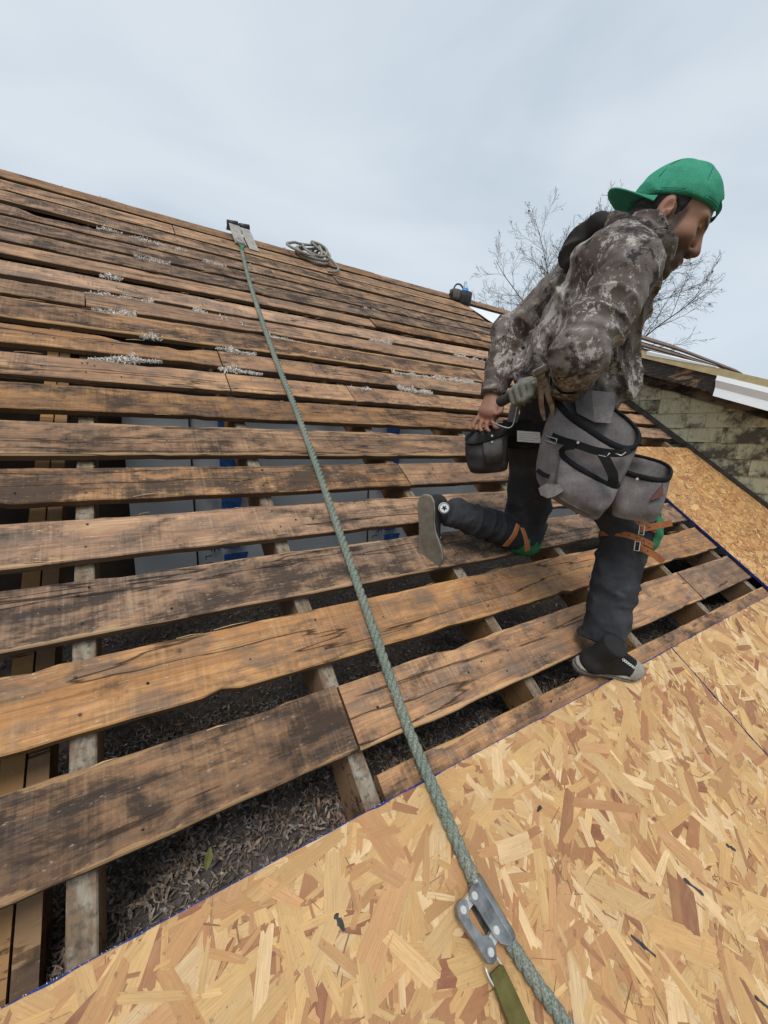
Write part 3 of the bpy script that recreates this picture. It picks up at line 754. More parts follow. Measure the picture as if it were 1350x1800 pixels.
def twisted(path, r, pitch, strands=3, seg=0.012, nn=7, fuzz=0):
    path = np.array(path); d = np.r_[0, np.cumsum(np.linalg.norm(np.diff(path, axis=0), axis=1))]
    m = max(8, int(d[-1] / seg)); s = np.linspace(0, d[-1], m)
    P = np.stack([np.interp(s, d, path[:, k]) for k in range(3)], 1)
    T = np.gradient(P, axis=0); T /= np.linalg.norm(T, axis=1)[:, None]
    A = np.cross(T, [0.13, 0.2, 1.0]); A /= np.linalg.norm(A, axis=1)[:, None]; B = np.cross(T, A)
    mb = MB()
    for k in range(strands):
        th = 2*np.pi*(s/pitch + k/strands)
        Q = P + (A*np.cos(th)[:, None] + B*np.sin(th)[:, None]) * r * 0.5
        mb.tube(Q, r*0.56, nn)
    for _ in range(fuzz):
        i = random.randrange(m); q = P[i]; a = random.uniform(0, 6.28); o_ = A[i]*math.cos(a) + B[i]*math.sin(a)
        mb.tube([q+o_*r*.9, q+o_*(r+random.uniform(.001,.005))+T[i]*random.uniform(-.006,.006)], 0.00035, 3)
    return mb
RP = [(0.944,4.30,.03),(0.935,4.034,.012),(0.822,3.157,.015),(0.728,2.161,.017),(0.695,1.606,.015),(0.658,1.156,.016),(0.625,0.803,.015),(0.600,0.531,.015),
      (0.580,0.314,.015),(0.564,0.138,.018),(0.553,-0.003,.036),(0.555,-0.107,.034),(0.557,-0.181,.036),(0.575,-0.282,.034),(0.595,-0.355,.031),(0.613,-0.414,.031),(0.66,-0.60,.031),(0.70,-0.9,.031)]
path = spline([rf(*p) for p in RP], 240)
RB = rf(0.944, 4.2, 0)
o = twisted(path, 0.0145, 0.075, 3, 0.008, 8, 900).build('safety_rope', M_rope, None, smooth=True, origin=RB); o.location = RB
tag(o, 'long twisted green and grey safety rope running down the boards', 'rope')

# rope grab: folded steel shell round the rope with a riveted cam lever
M_steel = plain('worn_grey_steel', (0.27,0.27,0.265), 0.38, 0.5, 25, 0.8, bump=0.3)
M_steel_light = plain('zinc_rivet', (0.62,0.61,0.57), 0.4, 0.12, 60, 0.5)
pa = np.array(rf(0.5560,-0.166,0.034)); pb = np.array(rf(0.5755,-0.279,0.033))
ax = pb - pa; LG = np.linalg.norm(ax); ax /= LG; nrm = np.array([0,-SP,CP]); side = np.cross(nrm, ax); side /= np.linalg.norm(side); nrm = np.cross(ax, side)
side = -side if (side @ np.array([-1,0,0])) < 0 else side       # points to the left of the rope
grab = empty('rope_grab', tuple(pa)); tag(grab, 'grey steel rope grab with four bright rivets clamped on the rope', 'rope grab')
GK = LG/0.126
def G(a, s, n_): return ax*a*GK*.97 + side*s*.96 + nrm*n_
RR = 0.0185
mb = MB()                                                       # barrel: open C-section sheet
prof = [(math.radians(a)) for a in range(-150, 100, 18)]
def cring(a, r_): return [G(a, r_*math.sin(t)*-1, r_*math.cos(t)) for t in prof]
inn, out = RR-0.0025, RR
rg = []
for a in (0, 0.004, 0.063, 0.122, 0.126):
    q = 0.0015 if a in (0, 0.126) else 0
    rg.append(cring(a, out-q) + cring(a, inn)[::-1])
mb.rings(rg).build('barrel', M_steel, grab, smooth=False)
mb = MB()                                                       # flange plate of the shell, riveted
def slab(outline, n0, n1, mb):
    k = len(outline); V = [G(a, s, n0) for a, s in outline] + [G(a, s, n1) for a, s in outline]
    mb.add(V, [tuple(range(k-1,-1,-1)), tuple(range(k,2*k))] + [(i,(i+1)%k,k+(i+1)%k,k+i) for i in range(k)])
fl = [(0.006,0.010),(0.0,0.020),(0.004,0.034),(0.016,0.040),(0.030,0.037),(0.092,0.034),(0.108,0.030),(0.122,0.018),(0.126,0.012),(0.126,0.004),(0.006,0.004)]
slab(fl, 0.016, 0.0195, mb); mb.build('flange', M_steel, grab)
mb = MB(); slab([(0.012,0.012),(0.02,0.032),(0.09,0.032),(0.11,0.014)], -0.016, -0.012, mb); mb.build('rear_flange', M_steel, grab)
mb = MB()                                                       # lever arm, set off to the left
lv = [(0.004,0.052),(0.012,0.046),(0.024,0.050),(0.030,0.058),(0.042,0.060),(0.074,0.055),(0.080,0.046),(0.092,0.040),(0.108,0.042),(0.120,0.052),(0.120,0.064),(0.110,0.072),(0.020,0.080),(0.008,0.074),(0.002,0.064)]
slab(lv, 0.002, 0.016, mb); mb.build('lever', M_steel, grab)
mb = MB(); slab([(0.008,0.030),(0.028,0.030),(0.028,0.056),(0.010,0.058)], 0.000, 0.012, mb); mb.build('link_plate', M_steel_light, grab)
mb = MB(); slab([(0.084,0.026),(0.104,0.026),(0.106,0.050),(0.088,0.050)], 0.000, 0.012, mb); mb.build('link_plate', M_steel_light, grab)
for (a, s, n_) in ((0.017,0.028,0.0195),(0.088,0.024,0.0195),(0.018,0.064,0.016),(0.104,0.056,0.016)):
    c = G(a, s, n_); MB().disc(c, nrm, 0.0075, 0.0022, 14).build('rivet', M_steel_light, grab)
mb = MB(); cc = G(0.120, 0.060, 0.006); pts = []
for i in range(25):
    t = math.radians(-200 + 330*i/24); pts.append(cc + ax*(0.012 + 0.026*math.cos(t)) + side*(0.002 + 0.017*math.sin(t)))
mb.tube(pts, 0.0022, 7).build('steel_ring', M_steel_light, grab, smooth=True)
# olive webbing lanyard
M_web = Mat('olive_webbing'); v_ = M_web.coord(rnd=False)
wv = M_web.noise(v_, 420, 2, 0.6); wv2 = M_web.noise(v_, 30, 4, 0.6)
M_web.color(M_web.mix(M_web.ramp(wv2, [(0.3,0),(0.7,1)]), (0.085,0.075,0.018), (0.15,0.13,0.04))).rough(0.8).bump(wv, 0.7, 0.002)
c0 = pa + cc + ax*0.026 + side*0.002 + nrm*0.004
rings = []; P0 = c0; dirw = (ax*0.93 + side*0.16); dirw /= np.linalg.norm(dirw); sw = np.cross(nrm, dirw); sw /= np.linalg.norm(sw)
prs = [(-0.016,0.014,0.005),(-0.012,0.0165,0.010),(0.01,0.018,0.009),(0.03,0.019,0.008),(0.06,0.0195,0.0075),(0.075,0.020,0.009),(0.08,0.020,0.0065),(0.14,0.020,0.0065),(0.25,0.020,0.006),(0.5,0.020,0.006)]
for (a, hw, th) in prs:
    b = P0 + dirw*a + nrm*(-0.004 + 0.002*math.sin(a*30)); rings.append([b - sw*hw - nrm*th*.5, b + sw*hw - nrm*th*.5, b + sw*hw + nrm*th*.5, b + sw*hw*.5 + nrm*th*.62, b - sw*hw*.5 + nrm*th*.62, b - sw*hw + nrm*th*.5])
o = MB().rings(rings).build('webbing_lanyard', M_web.m, None, origin=c0); o.location = c0
tag(o, 'short olive webbing lanyard hanging from the rope grab ring', 'lanyard')

# ridge anchor: folded pale strap over the ridge
M_strap = plain('pale_grey_strap', (0.36,0.33,0.29), 0.55, 0.25, 30, 0.2)
M_dkm = plain('dark_metal', (0.05,0.05,0.052), 0.5, 0.3, 30, 0.6)
au, av = 0.965, 4.33
anch = empty('ridge_anchor', tuple(rf(au, av, 0))); tag(anch, 'folded grey metal roof anchor straddling the ridge at the rope end', 'roof anchor'); AO = np.array(anch.location)
def strip(pts, half, th, u, tilt=0.0):
    rings = []
    for i, (v, w) in enumerate(pts):
        p = rf(u + tilt*i, v, w); q = rf(u + tilt*i, v, w - th)
        e = np.array([half, 0, 0]); rings.append([p-e, p+e, q+e, q-e])
    return MB().rings(rings)
strip([(4.06,.022),(4.16,.035),(4.26,.06),(4.34,.085),(4.38,.075),(4.40,.02)], 0.045, 0.006, au-0.022, -0.003).build('strap', M_strap, anch, origin=AO)
strip([(4.02,.012),(4.12,.03),(4.24,.06),(4.33,.080),(4.37,.07),(4.40,.02)], 0.042, 0.006, au+0.085, -0.009).build('strap', M_strap, anch, origin=AO)
for du in (-0.045, 0.055):
    MB().tube([rf(au+du-0.04,4.365,.075), rf(au+du+0.05,4.365,.085)], 0.026, 12).build('hinge_barrel', M_dkm, anch, smooth=True, origin=AO)
pts = [rf(0.94 + 0.024*math.cos(t), 4.10 + 0.06*math.sin(t), .03) for t in np.linspace(0, 6.28, 20)]
MB().tube(pts, 0.012, 8).build('rope_eye', M_rope_pale, anch, smooth=True, origin=AO)
MB().tube([rf(0.918,3.90,.018), rf(0.93,3.95,.03), rf(0.915,4.0,.022), rf(0.945,3.97,.03)], 0.014, 8).build('green_whipping', plain('green_tape', (0.06,0.22,0.12), 0.6, 0.2), anch, smooth=True, origin=AO)

# coiled spare rope draped over the ridge
r2 = np.random.default_rng(4)
cu, cv = 1.63, 4.30
pts = []
for i in range(150):
    t = i/149; a = t*2*np.pi*5.2
    ru = 0.15 + 0.045*math.sin(a*0.37+1); rv = 0.16 + 0.05*math.sin(a*0.53)
    u = cu + 0.015*math.sin(a*.21) + ru*math.cos(a) + 0.05*math.sin(a*.5); v = cv - 0.03 + rv*math.sin(a)
    w = 0.02 + 0.028*(t*2.3) + 0.04*max(0, math.cos(a*1.0 - 0.8))
    if v > 4.37: w -= (v-4.37)*1.3
    pts.append(rf(u, v, max(w, 0.018)))
pts += [rf(1.80,4.15,.07), rf(1.84,4.02,.04), rf(1.78,3.96,.022), rf(1.70,3.93,.02)]
CO = rf(cu, cv, 0)
o = twisted(spline(pts, 420), 0.013, 0.06, 3, 0.012, 6).build('coiled_rope', M_rope_pale, None, smooth=True, origin=CO); o.location = CO
tag(o, 'loose coil of pale grey rope draped on the ridge', 'rope')

# fastener pouch with handle, and the water bottle in it
bu, bv = rpl(815, 524, 0.05)
B0 = rf(bu, bv-0.02, 0); M_pouch = plain('black_nylon', (0.035,0.034,0.034), 0.7, 0.4, 20, bump=0.3)
pouch = empty('fastener_pouch', tuple(B0)); pouch.scale = (0.56,)*3; tag(pouch, 'dark nylon fastener pouch with loop handle sitting on the ridge', 'pouch')
def ell(c, a, b, z, n=20, sq=2.6, rot=0.0, tilt=0.0):
    out = []
    for i in range(n):
        t = 2*math.pi*i/n; ct, st = math.cos(t), math.sin(t)
        x = a*abs(ct)**(2/sq)*(1 if ct>0 else -1); y = b*abs(st)**(2/sq)*(1 if st>0 else -1)
        out.append((c[0]+x*math.cos(rot)-y*math.sin(rot), c[1]+x*math.sin(rot)+y*math.cos(rot), z + tilt*x))
    return out
def bag(c, sizes, th=0.004, **k):
    rg = [ell(c, a, b, z, **k) for (a, b, z) in sizes]; inn = [ell(c, max(a-th,.002), max(b-th,.002), max(z, sizes[0][2]+th), **k) for (a, b, z) in sizes][::-1]
    return MB().rings(rg + inn)
bag((0.03,0,0), [(0.115,0.10,-0.06),(0.15,0.125,-0.02),(0.165,0.135,0.10),(0.175,0.14,0.21)]).build('body', M_pouch, pouch, smooth=True)
bag((-0.20,0.02,0), [(0.09,0.08,0.02),(0.115,0.09,0.06),(0.125,0.10,0.22)]).build('side_pocket', plain('grey_nylon', (0.09,0.085,0.08), 0.75, 0.35, 15), pouch, smooth=True)
pts = [(-0.10+0.145*math.cos(t), 0.03, 0.205+0.16*math.sin(t)) for t in np.linspace(0, math.pi, 18)]
MB().tube(pts, 0.017, 8).build('handle', M_pouch, pouch, smooth=True)
MB().tube([(-0.30,0,0.17),(-0.36,-.02,0.12),(-0.40,-0.03,0.08)], [.03,.035,.02], 8).build('flap', M_pouch, pouch, smooth=True)
bt = empty('water_bottle', tuple(B0 + np.array([0.03,0.0,0.03]))); bt.scale = (0.62,)*3; tag(bt, 'clear plastic water bottle with blue label in the ridge pouch', 'bottle')
m = Mat('clear_plastic'); m.color((0.75,0.88,0.97)).rough(0.08).set(Transmission_Weight=0.75, IOR=1.2, Alpha=1.0); M_clear = m.m
prof = [(0.055,0.0),(0.06,0.02),(0.06,0.20),(0.058,0.22),(0.045,0.27),(0.024,0.31),(0.024,0.325)]
MB().rings([ell((0,0,0), a, a, z, sq=2, n=18) for a, z in prof]).build('bottle_body', M_clear, bt, smooth=True)
MB().rings([ell((0,0,0), a, a, z, sq=2, n=18) for a, z in ((0.0625,0.10),(0.0625,0.215))]).build('label_band', plain('blue_label', (0.05,0.25,0.62), 0.4, 0.3, 12), bt, smooth=True)
MB().rings([ell((0,0,0), a, a, z, sq=2, n=14) for a, z in ((0.027,0.318),(0.027,0.35))]).build('cap', plain('white_cap', (0.75,0.78,0.8), 0.4, 0.05), bt)

# ================================================================== TREES
M_bark = plain('grey_bark', (0.105,0.095,0.088), 0.9, 0.35, 4)
M_dead = plain('dead_leaf', (0.10,0.075,0.055), 0.9, 0.4, 3)
def bare_tree(name, base, H, seed, lean, label, counts=(9, 9, 8, 6), ang=(0.75, 0.70, 0.62, 0.6), frac=(0.62, 0.50, 0.46, 0.45), start=0.34):
    r = np.random.default_rng(seed); crown = MB(); leaves = MB(); trunk = MB()
    def grow(p, d, L, rad, lv):
        n = (9, 7, 5, 3, 2)[lv]; pts = [p]; rr = [rad]; q = p.copy(); e = d.copy(); dirs = [e.copy()]
        for i in range(n):
            e = e + r.normal(0, (0.03, 0.12, 0.17, 0.20, 0.2)[lv], 3); e[2] += (0.04, 0.05, 0.05, 0.04, 0.02)[lv]; e /= np.linalg.norm(e)
            q = q + e*L/n; pts.append(q.copy()); dirs.append(e.copy()); rr.append(max(0.0032, rad*(1-0.80*(i+1)/n)))
        (trunk if lv == 0 else crown).tube(pts, rr, (9, 6, 5, 3, 3)[lv], cap=lv < 1)
        if lv == len(counts):
            if r.random() < 0.05:
                f = r.normal(0, 0.022, (4, 3)); leaves.add([q+f[0], q+f[1]*1.2, q+f[2], q+f[3]], [(0,1,2,3)])
            return
        k = counts[lv]; ph = r.uniform(0, 6.28)
        for j in range(k):
            t = (start if lv == 0 else 0.18) + (1-(start if lv == 0 else 0.18))*(j+r.uniform(0, .7))/k; t = min(t, .98); x = t*n; a = min(int(x), n-1); f = x-a
            st = pts[a]*(1-f) + pts[a+1]*f; e_ = dirs[min(a+1, n)]
            ph += 2.4 + r.normal(0, .4); ref = np.cross(e_, [0.3, 0.2, 1.0]); ref /= np.linalg.norm(ref)+1e-9; ref2 = np.cross(e_, ref)
            side_ = ref*math.cos(ph) + ref2*math.sin(ph); an = ang[lv]*r.uniform(.7, 1.25)
            nd = e_*math.cos(an) + side_*math.sin(an); nd /= np.linalg.norm(nd)
            cl = L*frac[lv]*(1.12-0.62*t)*r.uniform(.8, 1.2)
            cr_ = min(rr[a]*0.62, max(0.0045, rad*(1-.8*t)*.6))
            grow(st.copy(), nd, cl, cr_, lv+1)
    t = empty(name, base, (0, 0, math.pi)); tag(t, label, 'tree')
    d0 = np.array(lean, float); d0 /= np.linalg.norm(d0)
    grow(np.zeros(3), d0, H, H*0.022, 0)
    trunk.build('trunk', M_bark, t, smooth=True); crown.build('crown', M_bark, t); leaves.build('dead_leaves', M_dead, t)
    return t
bare_tree('bare_tree', tuple(rp(988, 752, 17.0)), 4.9, 23, (0.0,0.03,1), 'large bare round-crowned tree behind the ridge and the worker', counts=(19, 12, 8, 6), ang=(1.12, 0.72, 0.60, 0.55), frac=(1.0, 0.46, 0.46, 0.46), start=0.22)
# ================================================================== PERSON
# ---- signed-distance modelling: smooth bodies and cloth as one continuous surface
def smin(a, b, k):
    h = np.clip(0.5 + 0.5*(b-a)/k, 0, 1); return b*(1-h) + a*h - k*h*(1-h)
def smax(a, b, k): return -smin(-a, -b, k)
def rcone(P, a, b, r1, r2, wide=None, k=1.0):
    a = np.array(a, float); b = np.array(b, float); ab = b-a; t = np.clip(((P-a)@ab)/(ab@ab), 0, 1)
    q = P - a - t[:, None]*ab
    if wide is not None:
        wide = np.array(wide, float)/np.linalg.norm(wide); q = q - (q@wide)[:, None]*wide*(1-1/k)
    return np.linalg.norm(q, axis=1) - (r1+(r2-r1)*t)
def ellip(P, c, rad, axes=None):
    q = P - np.array(c, float)
    if axes is not None: q = q @ np.array(axes).T
    rad = np.array(rad, float); k0 = np.linalg.norm(q/rad, axis=1); k1 = np.linalg.norm(q/(rad*rad), axis=1) + 1e-9
    return k0*(k0-1)/k1
_N3 = [np.random.default_rng(900+k).random((32,32,32)).astype(np.float32) for k in range(8)]
def n3(P, f, seed=0):
    Q = P*f + seed*17.17; i = np.floor(Q).astype(np.int64); g = (Q - i).astype(np.float32); g = g*g*(3-2*g); i = i & 31
    T = _N3[int(seed*7) % 8]; x, y, z = i[:,0], i[:,1], i[:,2]; x1, y1, z1 = (x+1) & 31, (y+1) & 31, (z+1) & 31; a, b, c = g[:,0], g[:,1], g[:,2]
    p = T[x,y,z]*(1-a) + T[x1,y,z]*a; q = T[x,y1,z]*(1-a) + T[x1,y1,z]*a; r0 = p*(1-b) + q*b
    p = T[x,y,z1]*(1-a) + T[x1,y,z1]*a; q = T[x,y1,z1]*(1-a) + T[x1,y1,z1]*a; r1 = p*(1-b) + q*b
    return r0*(1-c) + r1*c
def ridge(P, axis, f, stretch, seed):
    "irregular creases running across `axis`"
    Q = P + np.outer(P @ axis, axis)*(stretch-1); Q = Q + .03*np.stack([n3(P, 9, seed+1), n3(P, 9, seed+2), n3(P, 9, seed+3)], 1)
    return 1 - np.abs(2*n3(Q, f, seed) - 1)
def sdf_mesh(fn, lo, hi, s, name, blk=8):
    lo = np.array(lo, float); hi = np.array(hi, float); nb = np.ceil((hi-lo)/(s*blk)).astype(int); n = nb*blk + 1
    ax_ = [lo[k] + s*np.arange(n[k]) for k in range(3)]
    cb = np.stack(np.meshgrid(*[lo[k] + s*blk*(np.arange(nb[k])+0.5) for k in range(3)], indexing='ij'), -1).reshape(-1, 3)
    dc = fn(cb); near = np.abs(dc) < s*blk*0.5*1.7321*1.25 + 0.014
    D = np.zeros(n, np.float32)
    sg = np.where(dc < 0, -1.0, 1.0).reshape(nb)
    D[:-1,:-1,:-1] = np.kron(sg, np.ones((blk,)*3)); D[-1] = 1; D[:,-1] = 1; D[:,:,-1] = 1
    idx = np.argwhere(near.reshape(nb)); o_ = np.arange(blk+1)
    g3 = np.stack(np.meshgrid(o_, o_, o_, indexing='ij'), -1).reshape(-1, 3)
    for c0 in range(0, len(idx), 400):
        I = (idx[c0:c0+400, None, :]*blk + g3[None]).reshape(-1, 3)
        D[I[:,0], I[:,1], I[:,2]] = fn(lo + s*I)
    ins = D < 0
    nc = n - 1
    acc = np.zeros((*nc, 3), np.float32); cnt = np.zeros(nc, np.int16)
    cor = [(i,j,k) for i in (0,1) for j in (0,1) for k in (0,1)]
    sl = lambda c: tuple(slice(c[a], c[a]+nc[a]) for a in range(3))
    for a in range(8):
        for b in range(a+1, 8):
            ca, cb_ = cor[a], cor[b]
            if sum(abs(ca[k]-cb_[k]) for k in range(3)) != 1: continue
            m = ins[sl(ca)] != ins[sl(cb_)]; w = np.argwhere(m)
            if len(w) == 0: continue
            da = D[sl(ca)][m]; db = D[sl(cb_)][m]; t = (da/(da-db))[:, None]
            p = np.array(ca) + t*(np.array(cb_)-np.array(ca))
            acc[m] += p; cnt[m] += 1
    cm = cnt > 0; vid = -np.ones(nc, np.int64); vid[cm] = np.arange(cm.sum())
    W = np.argwhere(cm); V = lo + s*(W + acc[cm]/cnt[cm][:, None])
    F = []
    for axn in range(3):
        b_, c_ = (axn+1) % 3, (axn+2) % 3
        s0 = [slice(None)]*3; s1 = [slice(None)]*3; s0[axn] = slice(0, -1); s1[axn] = slice(1, None)
        e0, e1 = ins[tuple(s0)], ins[tuple(s1)]
        for flip, m in ((False, e0 & ~e1), (True, ~e0 & e1)):
            w = np.argwhere(m); w = w[(w[:, b_] > 0) & (w[:, c_] > 0) & (w[:, b_] < nc[b_]) & (w[:, c_] < nc[c_])]
            if len(w) == 0: continue
            def cell(db, dc_):
                q = w.copy(); q[:, b_] += db; q[:, c_] += dc_; return vid[q[:,0], q[:,1], q[:,2]]
            quad = np.stack([cell(-1,-1), cell(0,-1), cell(0,0), cell(-1,0)], 1)
            F.append(quad[:, ::-1] if flip else quad)
    F = np.vstack(F); F = F[(F >= 0).all(1)]
    return V, F
def np_mesh(V, F, name):
    me = bpy.data.meshes.new(name); me.vertices.add(len(V)); me.vertices.foreach_set('co', np.asarray(V, np.float32).ravel())
    me.loops.add(F.size); me.loops.foreach_set('vertex_index', F.astype(np.int32).ravel())
    me.polygons.add(len(F)); me.polygons.foreach_set('loop_start', np.arange(0, F.size, 4, dtype=np.int32))
    me.update(calc_edges=True); me.validate(); me.polygons.foreach_set('use_smooth', np.ones(len(me.polygons), bool)); return me
def relax(V, F, it=2, lam=0.5):
    E = np.vstack([F[:, [0,1]], F[:, [1,2]], F[:, [2,3]], F[:, [3,0]]]); E = np.vstack([E, E[:, ::-1]])
    for _ in range(it):
        S = np.zeros_like(V); c = np.zeros(len(V)); np.add.at(S, E[:,0], V[E[:,1]]); np.add.at(c, E[:,0], 1); V = V + lam*(S/np.maximum(c,1)[:, None] - V)
    return V

# ---- pose (world positions of the joints)
A_ = np.array
HIP_L, HIP_R = A_([1.365,.407,.833]), A_([1.359,.221,.868])
KNEE_L, ANK_L = A_([1.468,.502,.437]), A_([1.062,.520,.567])
KNEE_R, ANK_R = A_([1.476,.076,.566]), A_([1.401,.078,.183])
NECK = A_([1.315,.105,1.44])
SH_R, EL_R, WR_R = rp(1104,478,1.42), rp(1014,628,1.235), rp(1002,672,1.385)
SH_L, EL_L, WR_L = rp(1035,470,1.76), rp(897,588,1.74), rp(868,692,1.60)
HAND_R, HAND_L = rp(940,692,1.43), rp(860,722,1.565)
PB = A_([1.36, 0.20, 0.14])                                      # base of the figure
HE = A_([1.406,.068,1.496]); HS = 1.05                           # between the ears, head scale
HF, HR, HU = A_([.526,-.737,-.424]), A_([-.796,-.603,.061]), A_([.301,-.305,.903])
a_ = math.radians(7); HF, HU = HF*math.cos(a_) - HU*math.sin(a_), HU*math.cos(a_) + HF*math.sin(a_)      # chin tucked a little further down
HAX = np.stack([HF, HR, HU])
def hp(f, r_, u): return HE + HS*(HF*f + HR*r_ + HU*u)
def to_head(P): return ((P-HE) @ HAX.T)/HS
TF, TR = A_([.643,-.766,0]), A_([-.766,-.643,0])                 # chest: forward, to his right

def head_sdf(P):
    q = to_head(P); s = q.copy(); s[:,1] = np.abs(s[:,1])
    d = ellip(q, (-.002,0,.052), (.100,.077,.090))
    d = smin(d, ellip(q, (.042,0,-.005), (.058,.060,.085)), .03)
    d = smin(d, rcone(s, (.012,.052,-.045), (.070,.012,-.094), .026, .022), .022)
    d = smin(d, ellip(q, (.083,0,-.098), (.020,.022,.018)), .016)
    d = smin(d, ellip(s, (.066,.042,-.014), (.026,.024,.026)), .02)
    d = smin(d, rcone(s, (.080,.044,.040), (.093,.006,.036), .012, .013), .014)
    d = smax(d, -ellip(s, (.099,.032,.014), (.020,.020,.013)), .010)
    d = smin(d, ellip(s, (.0815,.032,.016), (.0125,.0135,.0125)), .003)
    d = smin(d, rcone(q, (.097,0,.030), (.1215,0,-.020), .0085, .0125), .008)
    d = smin(d, ellip(s, (.109,.0115,-.027), (.0125,.0085,.0095)), .005)
    d = smin(d, ellip(q, (.088,0,-.060), (.018,.030,.030)), .012)
    d = smin(d, ellip(q, (.1035,0,-.0545), (.0085,.020,.0062)), .004)
    d = smin(d, ellip(q, (.1005,0,-.0675), (.0085,.018,.0066)), .004)
    e = ellip(s - A_([-.012,.079,.004]), (0,0,0), (.020,.0075,.033), A_([[.97,.2,.12],[-.2,.97,0],[-.12,0,.99]]))
    e = smax(e, -ellip(s, (-.006,.0885,.002), (.012,.009,.021)), .003)
    e = smin(e, ellip(s, (-.004,.083,-.006), (.006,.006,.007)), .003)
    d = smin(d, e, .006)
    return d*HS
def finger(P, pts, r):
    d = 9.0
    for i in range(len(pts)-1):
        d = np.minimum(d, rcone(P, pts[i], pts[i+1], r*(1-.10*i), r*(1-.10*(i+1))))
    return d
# bare left hand: palm toward the lens, fingers hanging, thumb closing on the hammer grip
LH = dict(w=rp(866,700,1.59), p1=rp(852,724,1.572), p2=rp(868,727,1.560))
LF = [[rp(848,726,1.572), rp(838,737,1.560), rp(832,747,1.552), rp(832,752,1.545)],
      [rp(853,730,1.566), rp(846,743,1.552), rp(843,752,1.545), rp(846,757,1.538)],
      [rp(860,732,1.560), rp(856,745,1.546), rp(855,754,1.540), rp(860,758,1.533)],
      [rp(867,731,1.556), rp(867,743,1.543), rp(870,751,1.536), rp(875,753,1.530)]]
LT = [rp(872,712,1.565), rp(881,716,1.545), rp(880,724,1.530), rp(872,728,1.524)]
def hand_l_sdf(P):
    d = rcone(P, LH['w'], (LH['p1']+LH['p2'])/2, .026, .030, wide=LH['p2']-LH['p1'], k=1.3)
    d = smin(d, rcone(P, LH['p1'], LH['p2'], .019, .019), .015)
    for f in LF: d = smin(d, finger(P, f, .0098), .006)
    return smin(d, finger(P, LT, .0118), .010)
def near_only(fn, P, c, rad):
    "evaluate a costly shape only where it can matter"
    dist = np.linalg.norm(P-c, axis=1); d = dist - rad*.6; m_ = dist < rad
    if m_.any(): d[m_] = fn(P[m_])
    return d
def body_sdf(P):
    d = near_only(head_sdf, P, HE + HU*.03*HS, .26)
    d = smin(d, rcone(P, hp(-.026,0,-.02), NECK + TF*.014 - A_([0,0,.10]), .052, .050), .025)
    c = rcone(P, NECK - A_([0,-.02,.09]), (HIP_L+HIP_R)/2, .070, .095, wide=TR, k=1.2)
    for a, b, r1, r2 in ((NECK-A_([0,0,.10]), SH_R - A_([0,0,.02]), .045, .045), (SH_R, EL_R, .045, .036), (EL_R, WR_R, .036, .026), (WR_R, HAND_R, .020, .016),
                         (NECK-A_([0,0,.10]), SH_L - A_([0,0,.02]), .045, .045), (SH_L, EL_L, .045, .036), (EL_L, WR_L, .036, .025), (WR_L, LH['w'], .025, .024),
                         (HIP_L, KNEE_L, .065, .048), (KNEE_L, ANK_L, .048, .022), (HIP_R, KNEE_R, .065, .05), (KNEE_R, ANK_R, .048, .035)):
        c = np.minimum(c, rcone(P, a, b, r1, r2))
    d = smin(d, c, .02)
    return smin(d, near_only(hand_l_sdf, P, HAND_L, .14), .006)
V, F = sdf_mesh(body_sdf, (0.98,-.13,.12), (1.62,.60,1.68), 0.0042, 'person')
V = relax(V, F, 1, 0.35)
me = np_mesh(V - PB, F, 'person')
q = to_head(V); aq = np.abs(q[:,1]); skin = np.tile(A_([0.315,0.158,0.10]), (len(V), 1))
def blend(mask, c):
    global skin
    skin = skin*(1-mask[:, None]) + A_(c)*mask[:, None]
sst = lambda x, a, b: np.clip((x-a)/(b-a), 0, 1)**2*(3-2*np.clip((x-a)/(b-a), 0, 1))
inhead = (np.linalg.norm(q-A_([.02,0,0]), axis=1) < .16).astype(float)
nn = n3(V, 160, 3)
stub = sst(-q[:,2] + .35*(q[:,0]-.06)*(q[:,0] > .06), .018, .052)*sst(q[:,0], .004, .03)*inhead*(.75+.6*nn)        # jaw beard
stub = np.maximum(stub, sst(.022-np.abs(q[:,0]-.026), 0, .012)*sst(.04-q[:,2], 0, .02)*sst(q[:,2]+.07, 0, .02)*inhead*.85)   # sideburn
must = sst(.014-np.abs(q[:,2]+.042), 0, .008)*sst(q[:,0], .085, .095)*sst(.035-aq, 0, .01)*inhead
blend(np.clip(np.maximum(stub*1.1, must*.85), 0, .92), (0.035,0.024,0.02))
blend(np.clip(sst(.0075-np.abs(q[:,2]-.036-.10*(aq-.03)*(aq < .03)), 0, .004)*sst(q[:,0], .072, .08)*sst(aq, .010, .016)*sst(.056-aq, 0, .01)*inhead, 0, .9), (0.03,0.02,0.016))  # brows
blend(np.clip(sst(.005-np.abs(q[:,2]-.0125), 0, .003)*sst(.014-np.abs(aq-.032), 0, .004)*sst(q[:,0], .08, .084)*inhead, 0, .8), (0.035,0.022,0.018))  # lowered lashes
blend(np.clip(sst(.011-np.abs(q[:,2]+.061), 0, .005)*sst(q[:,0], .0985, .103)*sst(.02-aq, 0, .006)*inhead*.7, 0, 1), (0.30,0.115,0.09))  # lips
red = (sst(.03-np.linalg.norm(q-A_([.12,0,-.02]), axis=1), 0, .02) + sst(aq, .074, .084)*.8)*inhead
blend(np.clip(red*.45, 0, .45), (0.40,0.165,0.11))
hl = np.linalg.norm(V-rp(858,742,1.55), axis=1); blend(np.clip(sst(.05-hl, 0, .03)*.5, 0, .5), (0.42,0.17,0.12))
ca = me.attributes.new('skin_colour', 'FLOAT_COLOR', 'POINT'); ca.data.foreach_set('color', np.hstack([skin, np.ones((len(V),1))]).astype('f').ravel())
